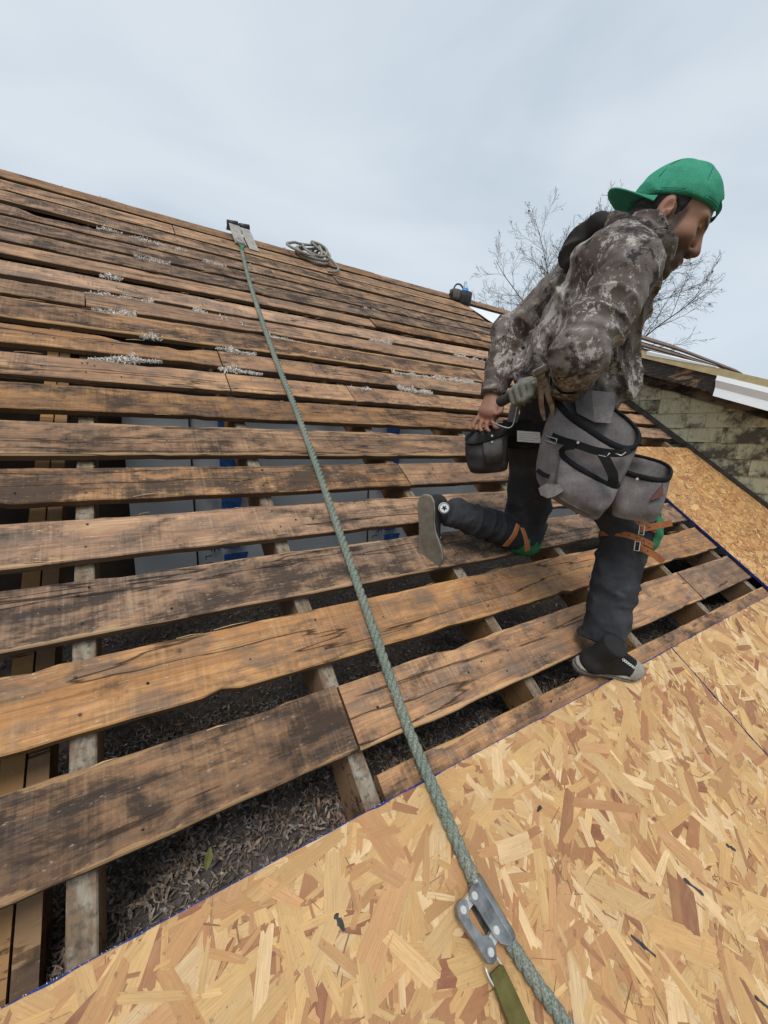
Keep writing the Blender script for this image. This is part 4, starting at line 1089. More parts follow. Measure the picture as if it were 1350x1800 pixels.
m = Mat('skin'); a = m.n('ShaderNodeAttribute', attribute_name='skin_colour').outputs['Color']; n = m.noise(m.coord(rnd=False), 240, 3, 0.6); n2 = m.noise(m.coord(rnd=False), 25, 3, 0.6)
m.color(m.mix(m.ramp(n2, [(0.3, 0.25), (0.65, 0)]), m.mix(m.ramp(n, [(0.3, 0.22), (0.55, 0)]), a, (0.13,0.06,0.04)), (0.24,0.11,0.07))).rough(0.5).bump(n, 0.25, 0.001).set(Subsurface_Weight=0.08, Subsurface_Radius=(0.008,0.004,0.002), Subsurface_Scale=0.5)
person = link('person', me, None, m.m, tuple(PB))
tag(person, 'kneeling worker in camouflage hoodie and green backwards cap, looking down', 'person')
def child(name, V, F, mat, parent=None):
    return link(name, np_mesh(V - PB, F, name), parent or person, mat)
def cbuild(mb, name, mat, smooth=True, parent=None):
    return mb.build(name, mat, parent or person, smooth=smooth, origin=PB)

# ---- hair below the cap
def cap_cut(q): return q[:,2] - (.040 + .26*q[:,0])               # >0 above the cap rim
def hair_sdf(P):
    q = to_head(P); s = q.copy(); s[:,1] = np.abs(s[:,1])
    d = ellip(q, (-.004,0,.048), (.1025,.0795,.090))
    d = np.maximum(d, q[:,2] - (.060 + .26*q[:,0]))
    d = np.minimum(d, ellip(q, (-.055,0,-.012), (.045,.058,.050)))
    d = d - .0015*n3(P, 300, 2)
    d = np.maximum(d, q[:,0] - .030 + .5*np.maximum(0, .02-q[:,2]))     # hairline at the temple
    d = np.maximum(d, -(q[:,2] + .062 + .25*q[:,0]))
    d = np.maximum(d, -ellip(s, (-.006,.080,.0), (.024,.022,.030)))
    return d*HS
V, F = sdf_mesh(hair_sdf, HE-.17, HE+.17, 0.0045, 'hair')
child('hair', V, F, plain('black_hair', (0.018,0.014,0.012), 0.55, 0.5, 90, bump=0.6))
# ---- cap, worn backwards
def fabric(name, c, scale=500, var=0.2, bump=0.35, spots=None):
    m = Mat(name); v = m.coord(rnd=False); w = m.noise(v, scale, 2, 0.6); n = m.noise(v, 12, 5, 0.65)
    cc = m.mix(m.ramp(n, [(0.3, 0), (0.7, 1)]), tuple(x*(1-var) for x in c), tuple(x*(1+var) for x in c))
    cc = m.mix(m.math('MULTIPLY', m.ramp(w, [(0.35, 1), (0.6, 0)]), 0.35), cc, tuple(x*.45 for x in c))
    if spots: cc = m.mix(m.math('MULTIPLY', m.ramp(m.noise(v, 7, 6, 0.7), [(0.52, 0), (0.70, 1)]), spots[1]), cc, spots[0])
    m.color(cc).rough(0.9).bump(w, bump, 0.0012).bump(m.noise(v, 45, 4, 0.6), 0.25, 0.004); m.set(Specular_IOR_Level=0.15); return m.m
M_cap = fabric('green_cotton', (0.060,0.32,0.20), 260, 0.14, 0.6, ((0.035,0.22,0.135), 0.55))
M_cap_dark = fabric('green_cotton_inside', (0.014,0.12,0.07))
def cap_sdf(P):
    q = to_head(P)
    o_ = ellip(q, (-.003,0,.058), (.112,.089,.104))
    th = np.arctan2(q[:,1], q[:,0]); seam = np.abs(np.sin(3*th + .3)); o_ = o_ + .0014*np.exp(-(seam/.10)**2)
    o_ = o_ - .0050*(n3(P, 26, 5)-.5) - .004*(ridge(P, HU, 12, 2.2, 4)**3)*np.clip(1-(q[:,2]-.05)/.07, 0.25, 1)
    i_ = ellip(q, (-.003,0,.040), (.097,.073,.085))
    d = np.maximum(o_, -i_)
    d = np.maximum(d, -cap_cut(q))
    hole = ellip(q, (.105,0,.082), (.05,.036,.026))                    # half-moon over the strap, now at the forehead
    return np.maximum(d, -hole)*HS
V, F = sdf_mesh(cap_sdf, HE-.19, HE+.21, 0.0036, 'cap'); V = relax(V, F, 3, .5)
cap = child('cap', V, F, M_cap)
cbuild(MB().disc(hp(-.003,0,.161), HU, .008, .005, 12), 'button', M_cap, True, cap)
for k in range(6):                                              # panel seams
    th_ = k*math.pi/3 + .18; pts = [hp(-.003+.1135*math.cos(th_)*math.cos(f), .0905*math.sin(th_)*math.cos(f), .058+.1045*math.sin(f)) for f in np.linspace(.06 if abs(th_-.18) > .3 else .5, 1.5, 12)]
    cbuild(MB().tube(pts, .0009, 4), 'panel_seam', M_cap_dark, True, cap)
for dz_ in (.004, .010):                                        # stitching round the rim
    pts = [hp(-.003+.1125*math.cos(t), .0895*math.sin(t), .040+.26*.112*math.cos(t)+dz_) for t in np.linspace(.5, 2*math.pi-.5, 50)]
    cbuild(MB().tube(pts, .0006, 4), 'rim_stitching', M_cap_dark, True, cap)
# strap across the opening
pts = [hp(.108*math.cos(t)-.003, .082*math.sin(t), .040+.26*.1+.012) for t in np.linspace(-.55, .55, 14)]
rings = [[p-HU*.010, p+HU*.010, p+HU*.010+HF*.003, p-HU*.010+HF*.003] for p in pts]
cbuild(MB().rings(rings), 'strap', M_cap_dark, False, cap)
# visor, to the back
rings = []
nv = 17
for j in range(7):
    f = j/6; row = []; 
    for i in range(nv):
        t = (i/(nv-1)-.5)*2; a = t*1.12
        x0, y0 = -.106*math.cos(a)-.003, .085*math.sin(a)
        ext = .076*(1-abs(t)**2.6)
        x = x0 - ext*f; y = y0*(1-.10*f*(1-abs(t)))
        z = .040 + .26*x0 + .006 + .006*f - .020*abs(t)**2*f - .012*(y/.08)**2
        row.append((x, y, z))
    rings.append(row)
V = []; F = []
for row in rings:
    for p in row: V.append(hp(*p))
for row in rings:
    for p in row: V.append(hp(p[0], p[1], p[2]-.004))
nn_ = len(rings)*nv
for j in range(6):
    for i in range(nv-1):
        a_, b_, c_, d_ = j*nv+i, j*nv+i+1, (j+1)*nv+i+1, (j+1)*nv+i
        F.append((a_, d_, c_, b_)); F.append((a_+nn_, b_+nn_, c_+nn_, d_+nn_))
for i in range(nv-1): F.append((6*nv+i, 6*nv+i+nn_, 6*nv+i+1+nn_, 6*nv+i+1))
cbuild(MB().add(V, F), 'visor', M_cap, True, cap)

# ---- hoodie
W1, W2, W3 = rp(980,664,1.62), rp(1034,572,1.62), rp(1083,478,1.59)
def sleeve(P, a, b, c, r, kink):
    ab = b-a; L1 = np.linalg.norm(ab); bc = c-b; L2 = np.linalg.norm(bc)
    t1 = np.clip(((P-a)@ab)/(ab@ab), 0, 1); t2 = np.clip(((P-b)@bc)/(bc@bc), 0, 1)
    d1 = np.linalg.norm(P-a-t1[:,None]*ab, axis=1) - (r[0]+(r[1]-r[0])*t1); d2 = np.linalg.norm(P-b-t2[:,None]*bc, axis=1) - (r[2]+(r[3]-r[2])*t2)
    # creases that cross the sleeve and gather at the elbow and the cuff
    u1 = ab/L1 + A_([.25,.1,.2]); u1 /= np.linalg.norm(u1); u2 = bc/L2
    d1 = d1 - .019*(ridge(P, u1, 7.5, 3.2, int(kink))**3 - .2)*(.5+.5*np.exp(-((t1-.85)/.35)**2))
    d2 = d2 - .013*(ridge(P, u2, 9, 3.2, int(kink)+2)**3 - .2)
    d = smin(d1, d2, .010)
    return d - .006*(ridge(P, u1, 17, 2.4, int(kink)+1)**3 - .2)
def hoodie_sdf(P):
    wide = TR
    d = rcone(P, W1, W2, .146, .140, wide=wide, k=1.05)
    d = smin(d, rcone(P, W2, W3, .140, .116, wide=wide, k=1.3), .04)
    d = smin(d, rcone(P, SH_R + TR*-.03, SH_L + TR*.03 + A_([0,0,-.01]), .080, .080), .05)
    d = smin(d, rcone(P, W2, rp(1062,668,1.60), .12, .095), .05)
    d = smin(d, rcone(P, W3, NECK + TF*.006 + A_([0,0,.004]), .115, .068), .04)
    # folds over the back, pulled between shoulder and waist
    up = (W3-W1)/np.linalg.norm(W3-W1); dg = up*.75 + TF*.55 - TR*.3; dg /= np.linalg.norm(dg)
    hs = ((P-W1)@up)
    d = d - .021*(ridge(P, dg, 5.5, 2.8, 3)**3 - .2) - .004*(n3(P, 22, 4)-.5) - .007*(ridge(P, dg, 14, 2.2, 5)**3 - .2)
    d = d - .016*ridge(P, up, 9, 3.0, 6)**2*np.exp(-((hs+.02)/.06)**2)          # bunched above the hem
    d = np.maximum(d, -(hs + .050))                                                              # hem
    s = sleeve(P, SH_R, EL_R, WR_R, (.080,.066,.064,.043), 1.0)
    top = np.clip(1 - np.linalg.norm(P-SH_R-A_([0,0,.05]), axis=1)/.15, 0, 1)
    g_ = .016*np.exp(-((s-d)/.014)**2)*(1-top)                                                   # deep crease where the sleeve lies on the chest
    d = smin(d, s, .006 + .035*top) + g_
    d = smin(d, sleeve(P, SH_L, EL_L, WR_L, (.076,.064,.060,.041), 4.0), .022)
    ar = (WR_R-EL_R)/np.linalg.norm(WR_R-EL_R); al = (WR_L-EL_L)/np.linalg.norm(WR_L-EL_L)
    d = np.maximum(d, np.where(np.linalg.norm(P-WR_R, axis=1) < .12, (P-WR_R)@ar - .012 - .012*n3(P, 60, 2), -9))
    d = np.maximum(d, np.where(np.linalg.norm(P-WR_L, axis=1) < .10, (P-WR_L)@al - .012, -9))
    # neck opening
    return d
V, F = sdf_mesh(hoodie_sdf, (0.92,-.20,.80), (1.62,.66,1.60), 0.0058, 'hoodie'); V = relax(V, F, 1, .4)
def camo():
    m = Mat('camouflage_fleece'); v = m.coord(rnd=False)
    big = m.noise(v, 5, 3, 0.55, 0.5); mid = m.noise(v, 15, 6, 0.72, 0.3); fin = m.noise(v, 50, 6, 0.75); str_ = m.noise(m.coord(scale=(1,1,.5), rnd=False), 15, 7, 0.75, 0.8)
    c = m.mix(m.ramp(mid, [(0.40, 0), (0.60, 1)]), (0.135,0.110,0.098), (0.245,0.212,0.192))
    c = m.mix(m.ramp(big, [(0.52, 0), (0.60, 0.85)]), c, (0.10,0.074,0.062))
    pale = m.math('ADD', str_, m.math('MULTIPLY', m.math('SUBTRACT', fin, 0.5), 0.75))
    c = m.mix(m.math('MULTIPLY', m.ramp(pale, [(0.535, 0), (0.585, 1)]), 0.9), c, (0.50,0.455,0.41))
    dk = m.math('ADD', m.noise(v, 7, 7, 0.7, 0.6), m.math('MULTIPLY', m.math('SUBTRACT', fin, 0.5), 0.6))
    c = m.mix(m.math('MULTIPLY', m.ramp(dk, [(0.545, 0), (0.60, 1)]), 0.9), c, (0.032,0.026,0.027))
    f = m.noise(v, 420, 2, 0.6)
    c = m.mix(m.math('MULTIPLY', m.ramp(f, [(0.35, 1), (0.6, 0)]), 0.25), c, (0.05,0.042,0.038))
    m.color(c).rough(0.95).bump(f, 0.4, 0.0015).bump(m.noise(v, 40, 4, 0.6), 0.35, 0.005); m.set(Specular_IOR_Level=0.08)
    return m.m
M_camo = camo()
hoodie = child('hoodie', V, F, M_camo)
# hood lying on the back: dark lining rolled outward
HB = [rp(1128,400,1.58), rp(1088,398,1.61), rp(1048,400,1.63), rp(1018,422,1.65), rp(1000,448,1.65), rp(1000,470,1.63)]
def hood_sdf(P):
    d = 9.0
    for i, (r1, r2) in enumerate(((.014,.022),(.022,.027),(.027,.029),(.029,.024),(.024,.012))):
        d = smin(d, rcone(P, HB[i], HB[i+1], r1, r2, wide=TR, k=1.9), .02) if i else rcone(P, HB[i], HB[i+1], r1, r2, wide=TR, k=1.9)
    d = d - .007*(1-np.abs(np.sin((P@A_([.3,.2,.93]))*70 + 5*n3(P, 9, 2))))**1.4
    return np.maximum(d, -rcone(P, NECK + TF*.02, hp(-.02,0,-.03), .062, .085))
V, F = sdf_mesh(hood_sdf, (1.02,-.12,1.22), (1.60,.50,1.62), 0.006, 'hood'); V = relax(V, F, 2, .5)
M_lining = fabric('dark_grey_lining', (0.062,0.054,0.054), 380, 0.12)
child('hood_lining', V, F, M_lining)
# rolled collar edge in camouflage round the neck
pts = []
for t in np.linspace(-2.7, 2.7, 26):
    c = NECK + TF*.012 + A_([0,0,-.004]); pts.append(c + TF*.088*math.cos(t) + TR*.082*math.sin(t) + A_([0,0,1])*(-.046*math.cos(t) + .006*math.sin(3*t)))
cbuild(MB().tube(pts, [.014+.006*abs(math.sin(i*.7)) for i in range(26)], 10, flat=1.7), 'collar', M_camo, True)

# ---- jeans
def leg(P, a, b, c, r, seed, gather):
    ab = b-a; bc = c-b; t1 = np.clip(((P-a)@ab)/(ab@ab), 0, 1); t2 = np.clip(((P-b)@bc)/(bc@bc), 0, 1)
    d1 = np.linalg.norm(P-a-t1[:,None]*ab, axis=1) - (r[0]+(r[1]-r[0])*t1); d2 = np.linalg.norm(P-b-t2[:,None]*bc, axis=1) - (r[2]+(r[3]-r[2])*t2)
    u1 = ab/np.linalg.norm(ab) + A_([.3,.0,.15]); u1 /= np.linalg.norm(u1); u2 = bc/np.linalg.norm(bc) + A_([.0,.2,.2]); u2 /= np.linalg.norm(u2)
    d1 = d1 - .016*(ridge(P, u1, 7, 2.6, seed)**3 - .2)*(.4+.6*np.exp(-((t1-.8)/.3)**2))
    d2 = d2 - (.010 + .020*gather*np.exp(-((t2-.97)/.14)**2))*(ridge(P, u2, 7, 2.6, seed+2)**3 - .2)
    return smin(d1, d2, .012) - .006*(ridge(P, u2, 15, 2.2, seed+1)**3 - .2)
CUFF_R = ANK_R + A_([-.006,0,-.022]); 
def jeans_sdf(P):
    d = leg(P, HIP_R, KNEE_R, CUFF_R, (.100,.076,.078,.068), 1, 1.0)
    d = np.minimum(d, leg(P, HIP_L, KNEE_L, ANK_L, (.098,.076,.072,.056), 5, .25))
    c = (HIP_L+HIP_R)/2
    d = smin(d, rcone(P, HIP_R+A_([0,0,.02]), HIP_L+A_([0,0,.02]), .112, .110), .04)
    d = smin(d, rcone(P, c, W1 - A_([0,0,.03]), .125, .128, wide=TR, k=1.15), .05)
    d = d - .003*(n3(P, 30, 6)-.5)
    ar = (CUFF_R-KNEE_R)/np.linalg.norm(CUFF_R-KNEE_R); al = (ANK_L-KNEE_L)/np.linalg.norm(ANK_L-KNEE_L)
    d = np.maximum(d, np.where(np.linalg.norm(P-CUFF_R, axis=1) < .14, (P-CUFF_R)@ar - .008 - .012*(n3(P, 14, 7)-.5), -9))
    return np.maximum(d, np.where(np.linalg.norm(P-ANK_L, axis=1) < .12, (P-ANK_L)@al - .046, -9))
V, F = sdf_mesh(jeans_sdf, (0.98,-.08,.10), (1.66,.66,1.12), 0.0058, 'jeans'); V = relax(V, F, 1, .4)
M_jean = fabric('charcoal_denim', (0.044,0.046,0.052), 520, 0.25, 0.4, ((0.095,0.098,0.105), 0.5))
child('jeans', V, F, M_jean)
# side seam of the left shin
pts = [KNEE_L + (ANK_L-KNEE_L)*t + (rp(820,900,1.4)-rp(820,900,1.5))*.0 + A_([-.42,-.80,.42])*(.0745-.018*t) for t in np.linspace(.12, .98, 14)]
cbuild(MB().tube(pts, .0011, 5), 'seam', plain('grey_thread', (0.20,0.20,0.21), 0.8, 0.1))
# ---- shoes
M_canvas = fabric('black_canvas', (0.030,0.029,0.029), 600, 0.25, 0.4, ((0.09,0.085,0.08), 0.5))
M_rubber = fabric('dirty_white_rubber', (0.36,0.335,0.285), 60, 0.25, 0.2, ((0.17,0.14,0.105), 0.75))
M_outsole = fabric('worn_brown_outsole', (0.185,0.155,0.12), 40, 0.2, 0.4, ((0.10,0.08,0.06), 0.6))
M_eyelet = plain('white_eyelet', (0.72,0.72,0.70), 0.4, 0.1)
def shoe(origin, fx, up, flip, L=0.285):
    "origin: under the heel; fx: toe direction; up: out of the sole"
    fx = A_(fx, float); fx /= np.linalg.norm(fx); up = A_(up, float); up -= fx*(up@fx); up /= np.linalg.norm(up); sy = np.cross(up, fx)*flip   # sy: outer side
    Q = lambda x, y, z: A_(origin) + fx*x*L + sy*y + up*z
    ox = [0.0,.03,.10,.22,.36,.50,.62,.74,.85,.93,.98,1.0]; yo = [.006,.022,.031,.034,.034,.038,.045,.048,.044,.033,.018,.003]; yi = [-.006,-.022,-.030,-.030,-.024,-.026,-.036,-.044,-.043,-.034,-.020,-.004]
    outline = [(a, b) for a, b in zip(ox, yo)] + [(a, b) for a, b in zip(ox[::-1], yi[::-1])]
    def spring(x): return .010*max(0, (x-.72)/.28)**2
    def lay(z, k): return [Q(.5+(a-.5)*k, b*k, z + spring(a)) for a, b in outline]
    s_o = [lay(0, .97), lay(.002, 1.0), lay(.009, 1.0), lay(.010, .985)]
    root = cbuild(MB().rings([r_[::-1] for r_ in s_o] if flip > 0 else s_o), 'shoe', M_outsole, False)
    s_m = [lay(.010, .985), lay(.011, 1.01), lay(.029, 1.0), lay(.031, .97)]
    cbuild(MB().rings([r_[::-1] for r_ in s_m] if flip > 0 else s_m), 'sole_sidewall', M_rubber, False, root)
    # fine dark stripe round the sidewall
    st = [Q(.5+(a-.5)*1.012, b*1.012, .023 + spring(a)) for a, b in outline]; cbuild(MB().tube(st + [st[0]], .0012, 4, cap=False), 'sidewall_stripe', M_canvas, False, root)
    Ti = np.stack([fx, sy, up])
    def loc(P): q = (P - A_(origin)) @ Ti.T; return q
    def upper(P):
        q = loc(P)
        d = rcone(q, (.055,0,.045), (.215,.004,.030), .034, .030, wide=(0,1,0), k=1.15)
        d = smin(d, ellip(q, (.232,.003,.026), (.048,.042,.030)), .02)
        d = smin(d, rcone(q, (.048,0,.05), (.062,0,.150), .036, .042), .03)
        d = smin(d, rcone(q, (.10,0,.085), (.20,0,.052), .026, .018), .03)
        d = d - .002*(n3(P, 40, 2)-.5)
        d = np.maximum(d, .020 - q[:,2]); return np.maximum(d, q[:,2] - .160)
    c = A_(origin) + fx*.14 + up*.07; b_ = .20
    V, F = sdf_mesh(upper, c-b_, c+b_, .005, 'upper'); child('canvas_upper', relax(V, F, 1, .4), F, M_canvas, root)
    def toe(P):
        q = loc(P); d = np.maximum(upper(P) - .0022, -(q[:,0] - .212 + 9*q[:,1]**2)); d = np.maximum(d, q[:,2] - .07); return np.maximum(d, -(upper(P) + .006))
    V, F = sdf_mesh(toe, c-b_, c+b_, .0045, 'toe'); child('toe_cap', relax(V, F, 1, .4), F, M_rubber, root)
    # eyelets and laces along the throat
    for i in range(7):
        x = .215 - .016*i; z = .058 + .0085*i
        for sgn in (-1, 1):
            p = Q(x/L, sgn*.021, z); nrm_ = sy*sgn*.75 + up*.65; nrm_ /= np.linalg.norm(nrm_)
            p = p + nrm_*.002
            e1 = fx; e2 = np.cross(nrm_, e1); pts = [p + (e1*math.cos(t) + e2*math.sin(t))*.0042 for t in np.linspace(0, 2*math.pi, 9)]
            cbuild(MB().tube(pts, .0014, 5, cap=False), 'eyelet', M_eyelet, True, root)
        pts = [Q(x/L, -.02, z+.004), Q((x+.003)/L, 0, z+.016), Q(x/L, .02, z+.004)]
        cbuild(MB().tube(spline(pts, 7), .0026, 5), 'lace', M_canvas, True, root)
    return root, Q
RN = A_([0, -SP, CP])
uh, vh = 1.268, 0.125
h0 = rf(uh, vh, 0.001)
_, _ = shoe(h0, rf(1.548, 0.012, 0.016) - h0, RN*.96 + A_([0,0,.04]), -1)
# left shoe stands on its toes: sole toward the lens side
heel = rp(746,870,1.51); toeb = rf(0.950, 0.652, 0.004)
sh_l, QL = shoe(heel, toeb - heel, A_([.77,.55,.25]), 1, 0.298)
# round ankle patch with a star
def star_pts(c, e1, e2, r):
    return [c + (e1*math.cos(t) + e2*math.sin(t))*(r if i % 2 == 0 else r*.42) for i, t in enumerate(np.linspace(math.pi/2, math.pi/2 + 2*math.pi, 11)[:10])]
pc = ANK_L*0 + rp(781,893,1.515); nv_ = CAM - pc; nv_ /= np.linalg.norm(nv_); nv_ = nv_*.8 + A_([.1,-.6,.2])*.5; nv_ /= np.linalg.norm(nv_)
e1 = np.cross(A_([.9,.1,-.4]), nv_); e1 /= np.linalg.norm(e1); e2 = np.cross(nv_, e1)
cbuild(MB().disc(pc - nv_*.004, nv_, .0215, .004, 20), 'ankle_patch', M_eyelet, False, sh_l)
sp_ = star_pts(pc, e1, e2, .012); cbuild(MB().add([p for p in sp_] + [p + nv_*.0015 for p in sp_], [tuple(range(9,-1,-1)), tuple(range(10,20))] + [(i,(i+1)%10,10+(i+1)%10,10+i) for i in range(10)]), 'patch_star', M_canvas, False, sh_l)
cbuild(MB().tube([pc + nv_*.0002 + (e1*math.cos(t)+e2*math.sin(t))*.0185 for t in np.linspace(0, 6.283, 25)], .0011, 4, cap=False), 'patch_ring', M_canvas, False, sh_l)

# ---- knee pads
M_green = fabric('green_rubber', (0.045,0.20,0.095), 80, 0.2, 0.3, ((0.03,0.09,0.05), 0.5))
M_strap_o = fabric('orange_leather', (0.36,0.145,0.06), 200, 0.2, 0.3, ((0.16,0.07,0.04), 0.5))
M_buckle = plain('bright_buckle', (0.62,0.60,0.55), 0.35, 0.1, metal=0.6)
def pad(knee, axis, fwd, size, name='knee_pad'):
    axis = A_(axis)/np.linalg.norm(axis); fwd = A_(fwd) - axis*(A_(fwd)@axis); fwd /= np.linalg.norm(fwd); sd_ = np.cross(axis, fwd)
    AX = np.stack([axis, fwd, sd_])
    def f(P):
        q = (P-knee) @ AX.T
        o_ = ellip(q, (0,0,0), (size[0], size[1], size[2])) - .0015*np.cos(q[:,0]*160); i_ = ellip(q, (0,0,0), (size[0]+.03, size[1]-.013, size[2]-.011))
        return np.maximum(np.maximum(o_, -i_), -(q[:,1] - size[1]*.18))
    V, F = sdf_mesh(f, knee-.16, knee+.16, .005, name); return child(name, relax(V, F, 1, .4), F, M_green)
kp_r = pad(KNEE_R + A_([.012,-.004,-.012]), KNEE_R-ANK_R, A_([.94,-.30,.05]), (.118,.112,.082))
kp_l = pad(KNEE_L + A_([-.012,0,.0]), KNEE_L-ANK_L, A_([-.05,-.35,-.95]), (.105,.088,.078))
def band(pts, half, th, name, par, upv):
    P = spline(pts, 26); rings = []
    for i in range(26):
        t = P[min(i+1,25)] - P[max(i-1,0)]; t /= np.linalg.norm(t); w = A_(upv) - t*(A_(upv)@t); w /= np.linalg.norm(w); n_ = np.cross(t, w)
        rings.append([P[i]-w*half-n_*th, P[i]+w*half-n_*th, P[i]+w*half+n_*th, P[i]-w*half+n_*th])
    o_ = cbuild(MB().rings(rings), name, M_strap_o, False, par); return P
def strap_round(knee, axis, off, rad, a0, a1, tail, par):
    axis = A_(axis)/np.linalg.norm(axis); c = knee + axis*off
    e1_ = A_([.9,-.42,.0]); e1_ -= axis*(e1_@axis); e1_ /= np.linalg.norm(e1_); e2_ = np.cross(axis, e1_)
    pts = [c + (e1_*math.cos(t) + e2_*math.sin(t))*rad + axis*.010*math.sin(2*t) for t in np.linspace(a0, a1, 14)]
    P = band(pts + tail, .0105, .0017, 'strap', par, axis)
    for k in range(3, 24, 2):                                           # punched holes
        t = P[k+1]-P[k]; n_ = np.cross(t, axis); n_ /= np.linalg.norm(n_)
        if n_ @ (CAM-P[k]) < 0: n_ = -n_
        cbuild(MB().disc(P[k] + n_*.0012, n_, .0024, .0009, 6), 'strap_hole', M_hole, False, par)
    return P
axr = KNEE_R-ANK_R
T1 = [rp(1126,931,1.585), rp(1150,925,1.60), rp(1181,919,1.62)]
T2 = [rp(1124,962,1.585), rp(1146,972,1.58), rp(1166,988,1.575)]
strap_round(KNEE_R, axr, .012, .0845, -3.6, -0.55, T1, kp_r)
strap_round(KNEE_R, axr, -.040, .0855, -3.4, -0.62, T2, kp_r)
for (x, y, d_) in ((1128,932,1.572), (1120,960,1.572)):
    p = rp(x, y, d_); e_ = CAM - p; e_ /= np.linalg.norm(e_); s1 = np.cross(e_, A_([0,0,1])); s1 /= np.linalg.norm(s1); s2 = np.cross(s1, e_)
    pts = [p+s1*a*.007+s2*b*.015 for a, b in ((-1,-1),(1,-1),(1,1),(-1,1),(-1,-1))]; cbuild(MB().tube(pts, .0017, 5), 'buckle', M_buckle, False, kp_r)
for pts in ([rp(911,922,1.545), rp(905,938,1.53), rp(897,950,1.53), rp(888,960,1.55)], [rp(918,928,1.54), rp(923,942,1.53), rp(926,955,1.535), rp(927,968,1.56)]):
    band(pts, .0105, .0017, 'strap', kp_l, (KNEE_L-ANK_L))

# ---- right glove: fist closed on the hammer handle
M_glove = fabric('grey_green_glove', (0.20,0.205,0.17), 200, 0.2, 0.5, ((0.09,0.09,0.08), 0.6))
gA, gB = rp(957,668,1.385), rp(880,706,1.46)                             # hammer axis: head, end of grip
hd = (gB-gA)/np.linalg.norm(gB-gA)
gc = rp(923,692,1.43); tocam = CAM-gc; tocam /= np.linalg.norm(tocam); tocam -= hd*(tocam@hd); tocam /= np.linalg.norm(tocam); dn = np.cross(hd, tocam); dn = dn if dn[2] < 0 else -dn
def glove_sdf(P):
    d = rcone(P, WR_R + (gc-WR_R)*.15, gc + tocam*-.018 - dn*.016, .034, .030)
    d = smin(d, ellip(P, gc - dn*.012 - tocam*.020, (.036,.030,.030), np.stack([hd, tocam, dn])), .02)
    for i in range(4):
        b = gc + hd*(.030 - .0205*i) ; k = (1.0, 1.06, 1.02, .88)[i]
        pts = [b - dn*.030*k - tocam*.016, b - dn*.026*k + tocam*.024*k, b + dn*.012*k + tocam*.032*k, b + dn*.026*k + tocam*.008]
        d = smin(d, finger(P, pts, .0118*k), .0045)
    th = [gc - hd*.030 - dn*.020, gc - hd*.042 - dn*.006 + tocam*.020, gc - hd*.030 + dn*.012 + tocam*.034, gc - hd*.006 + dn*.018 + tocam*.040]
    return smin(d, finger(P, th, .0125), .006) - .002*(n3(P, 70, 3)-.5)
V, F = sdf_mesh(glove_sdf, gc-.12, gc+.12, .0038, 'glove'); child('work_glove', relax(V, F, 1, .35), F, M_glove)
# turned-back ragged cuff of the right sleeve
ar = (WR_R-EL_R)/np.linalg.norm(WR_R-EL_R); e1 = np.cross(ar, A_([0,0,1])); e1 /= np.linalg.norm(e1); e2 = np.cross(ar, e1); rings = []
for j, (a, r_) in enumerate(((-.045,.057),(-.03,.062),(-.005,.061),(.012,.056),(.016,.050),(.006,.046))):
    rings.append([WR_R + ar*(a + .010*math.sin(3*t+j) + .006*math.sin(7*t)) + (e1*math.cos(t)+e2*math.sin(t))*(r_+.003*math.sin(5*t+j)) for t in np.linspace(0, 2*math.pi, 40)[:-1]])
cbuild(MB().rings(rings, cap=False), 'turned_cuff', M_camo)

# ================================================================== HAMMER
M_ham = plain('worn_hammer_steel', (0.30,0.27,0.225), 0.36, 0.5, 40, 0.85, bump=0.25)
hammer = empty('claw_hammer', tuple(gB)); tag(hammer, 'claw hammer with dark rubber grip held behind the worker\'s back', 'hammer')
def hb(mb, n, mat, smooth=True): return mb.build(n, mat, hammer, smooth=smooth, origin=gB)
top, low = rp(952,646,1.375), rp(962,738,1.37)
hv = low-top; hv /= np.linalg.norm(hv)
hb(MB().tube([gA, gA+(gB-gA)*.35], .0125, 10), 'shaft', M_ham)
hb(MB().tube([gA+(gB-gA)*.30, gA+(gB-gA)*.45, gA+(gB-gA)*.8, gB, gB+hd*.008], [.014,.0165,.0165,.0185,.015], 12), 'grip', plain('dark_rubber', (0.045,0.043,0.04), 0.75, 0.3, 40, bump=0.3))
p0 = top
sq = lambda c, a, b: [c + hd*a*x_ + tocam*b*y_ for x_, y_ in ((-1,-1),(-.3,-1.1),(.3,-1.1),(1,-1),(1.1,0),(1,1),(.3,1.1),(-.3,1.1),(-1,1),(-1.1,0))]
hb(MB().rings([sq(top-hv*.004,.020,.016), sq(top,.023,.018), sq(top+hv*.016,.023,.018), sq(top+hv*.020,.015,.013), sq(top+hv*.030,.013,.012), sq(gA,.017,.016), sq(gA+hv*.018,.016,.014)]), 'head', M_ham, False)
for sgn in (-1, 1):
    pts = [gA+hv*.012 + hd*sgn*.006, gA+hv*.05 + hd*sgn*.012 + tocam*.004, gA+hv*.085 + hd*sgn*.016 - tocam*.002, low + hd*sgn*.014 - tocam*.014]
    Pp = spline(pts, 8); rings = []
    for k in range(8):
        w_ = (.0095,.0095,.009,.0085,.008,.0075,.006,.004)[k]; t_ = (.012,.010,.0085,.0075,.0065,.005,.004,.002)[k]
        rings.append([Pp[k]-hd*w_-tocam*t_, Pp[k]+hd*w_-tocam*t_, Pp[k]+hd*w_+tocam*t_, Pp[k]-hd*w_+tocam*t_])
    hb(MB().rings(rings), 'claw', M_ham, False)

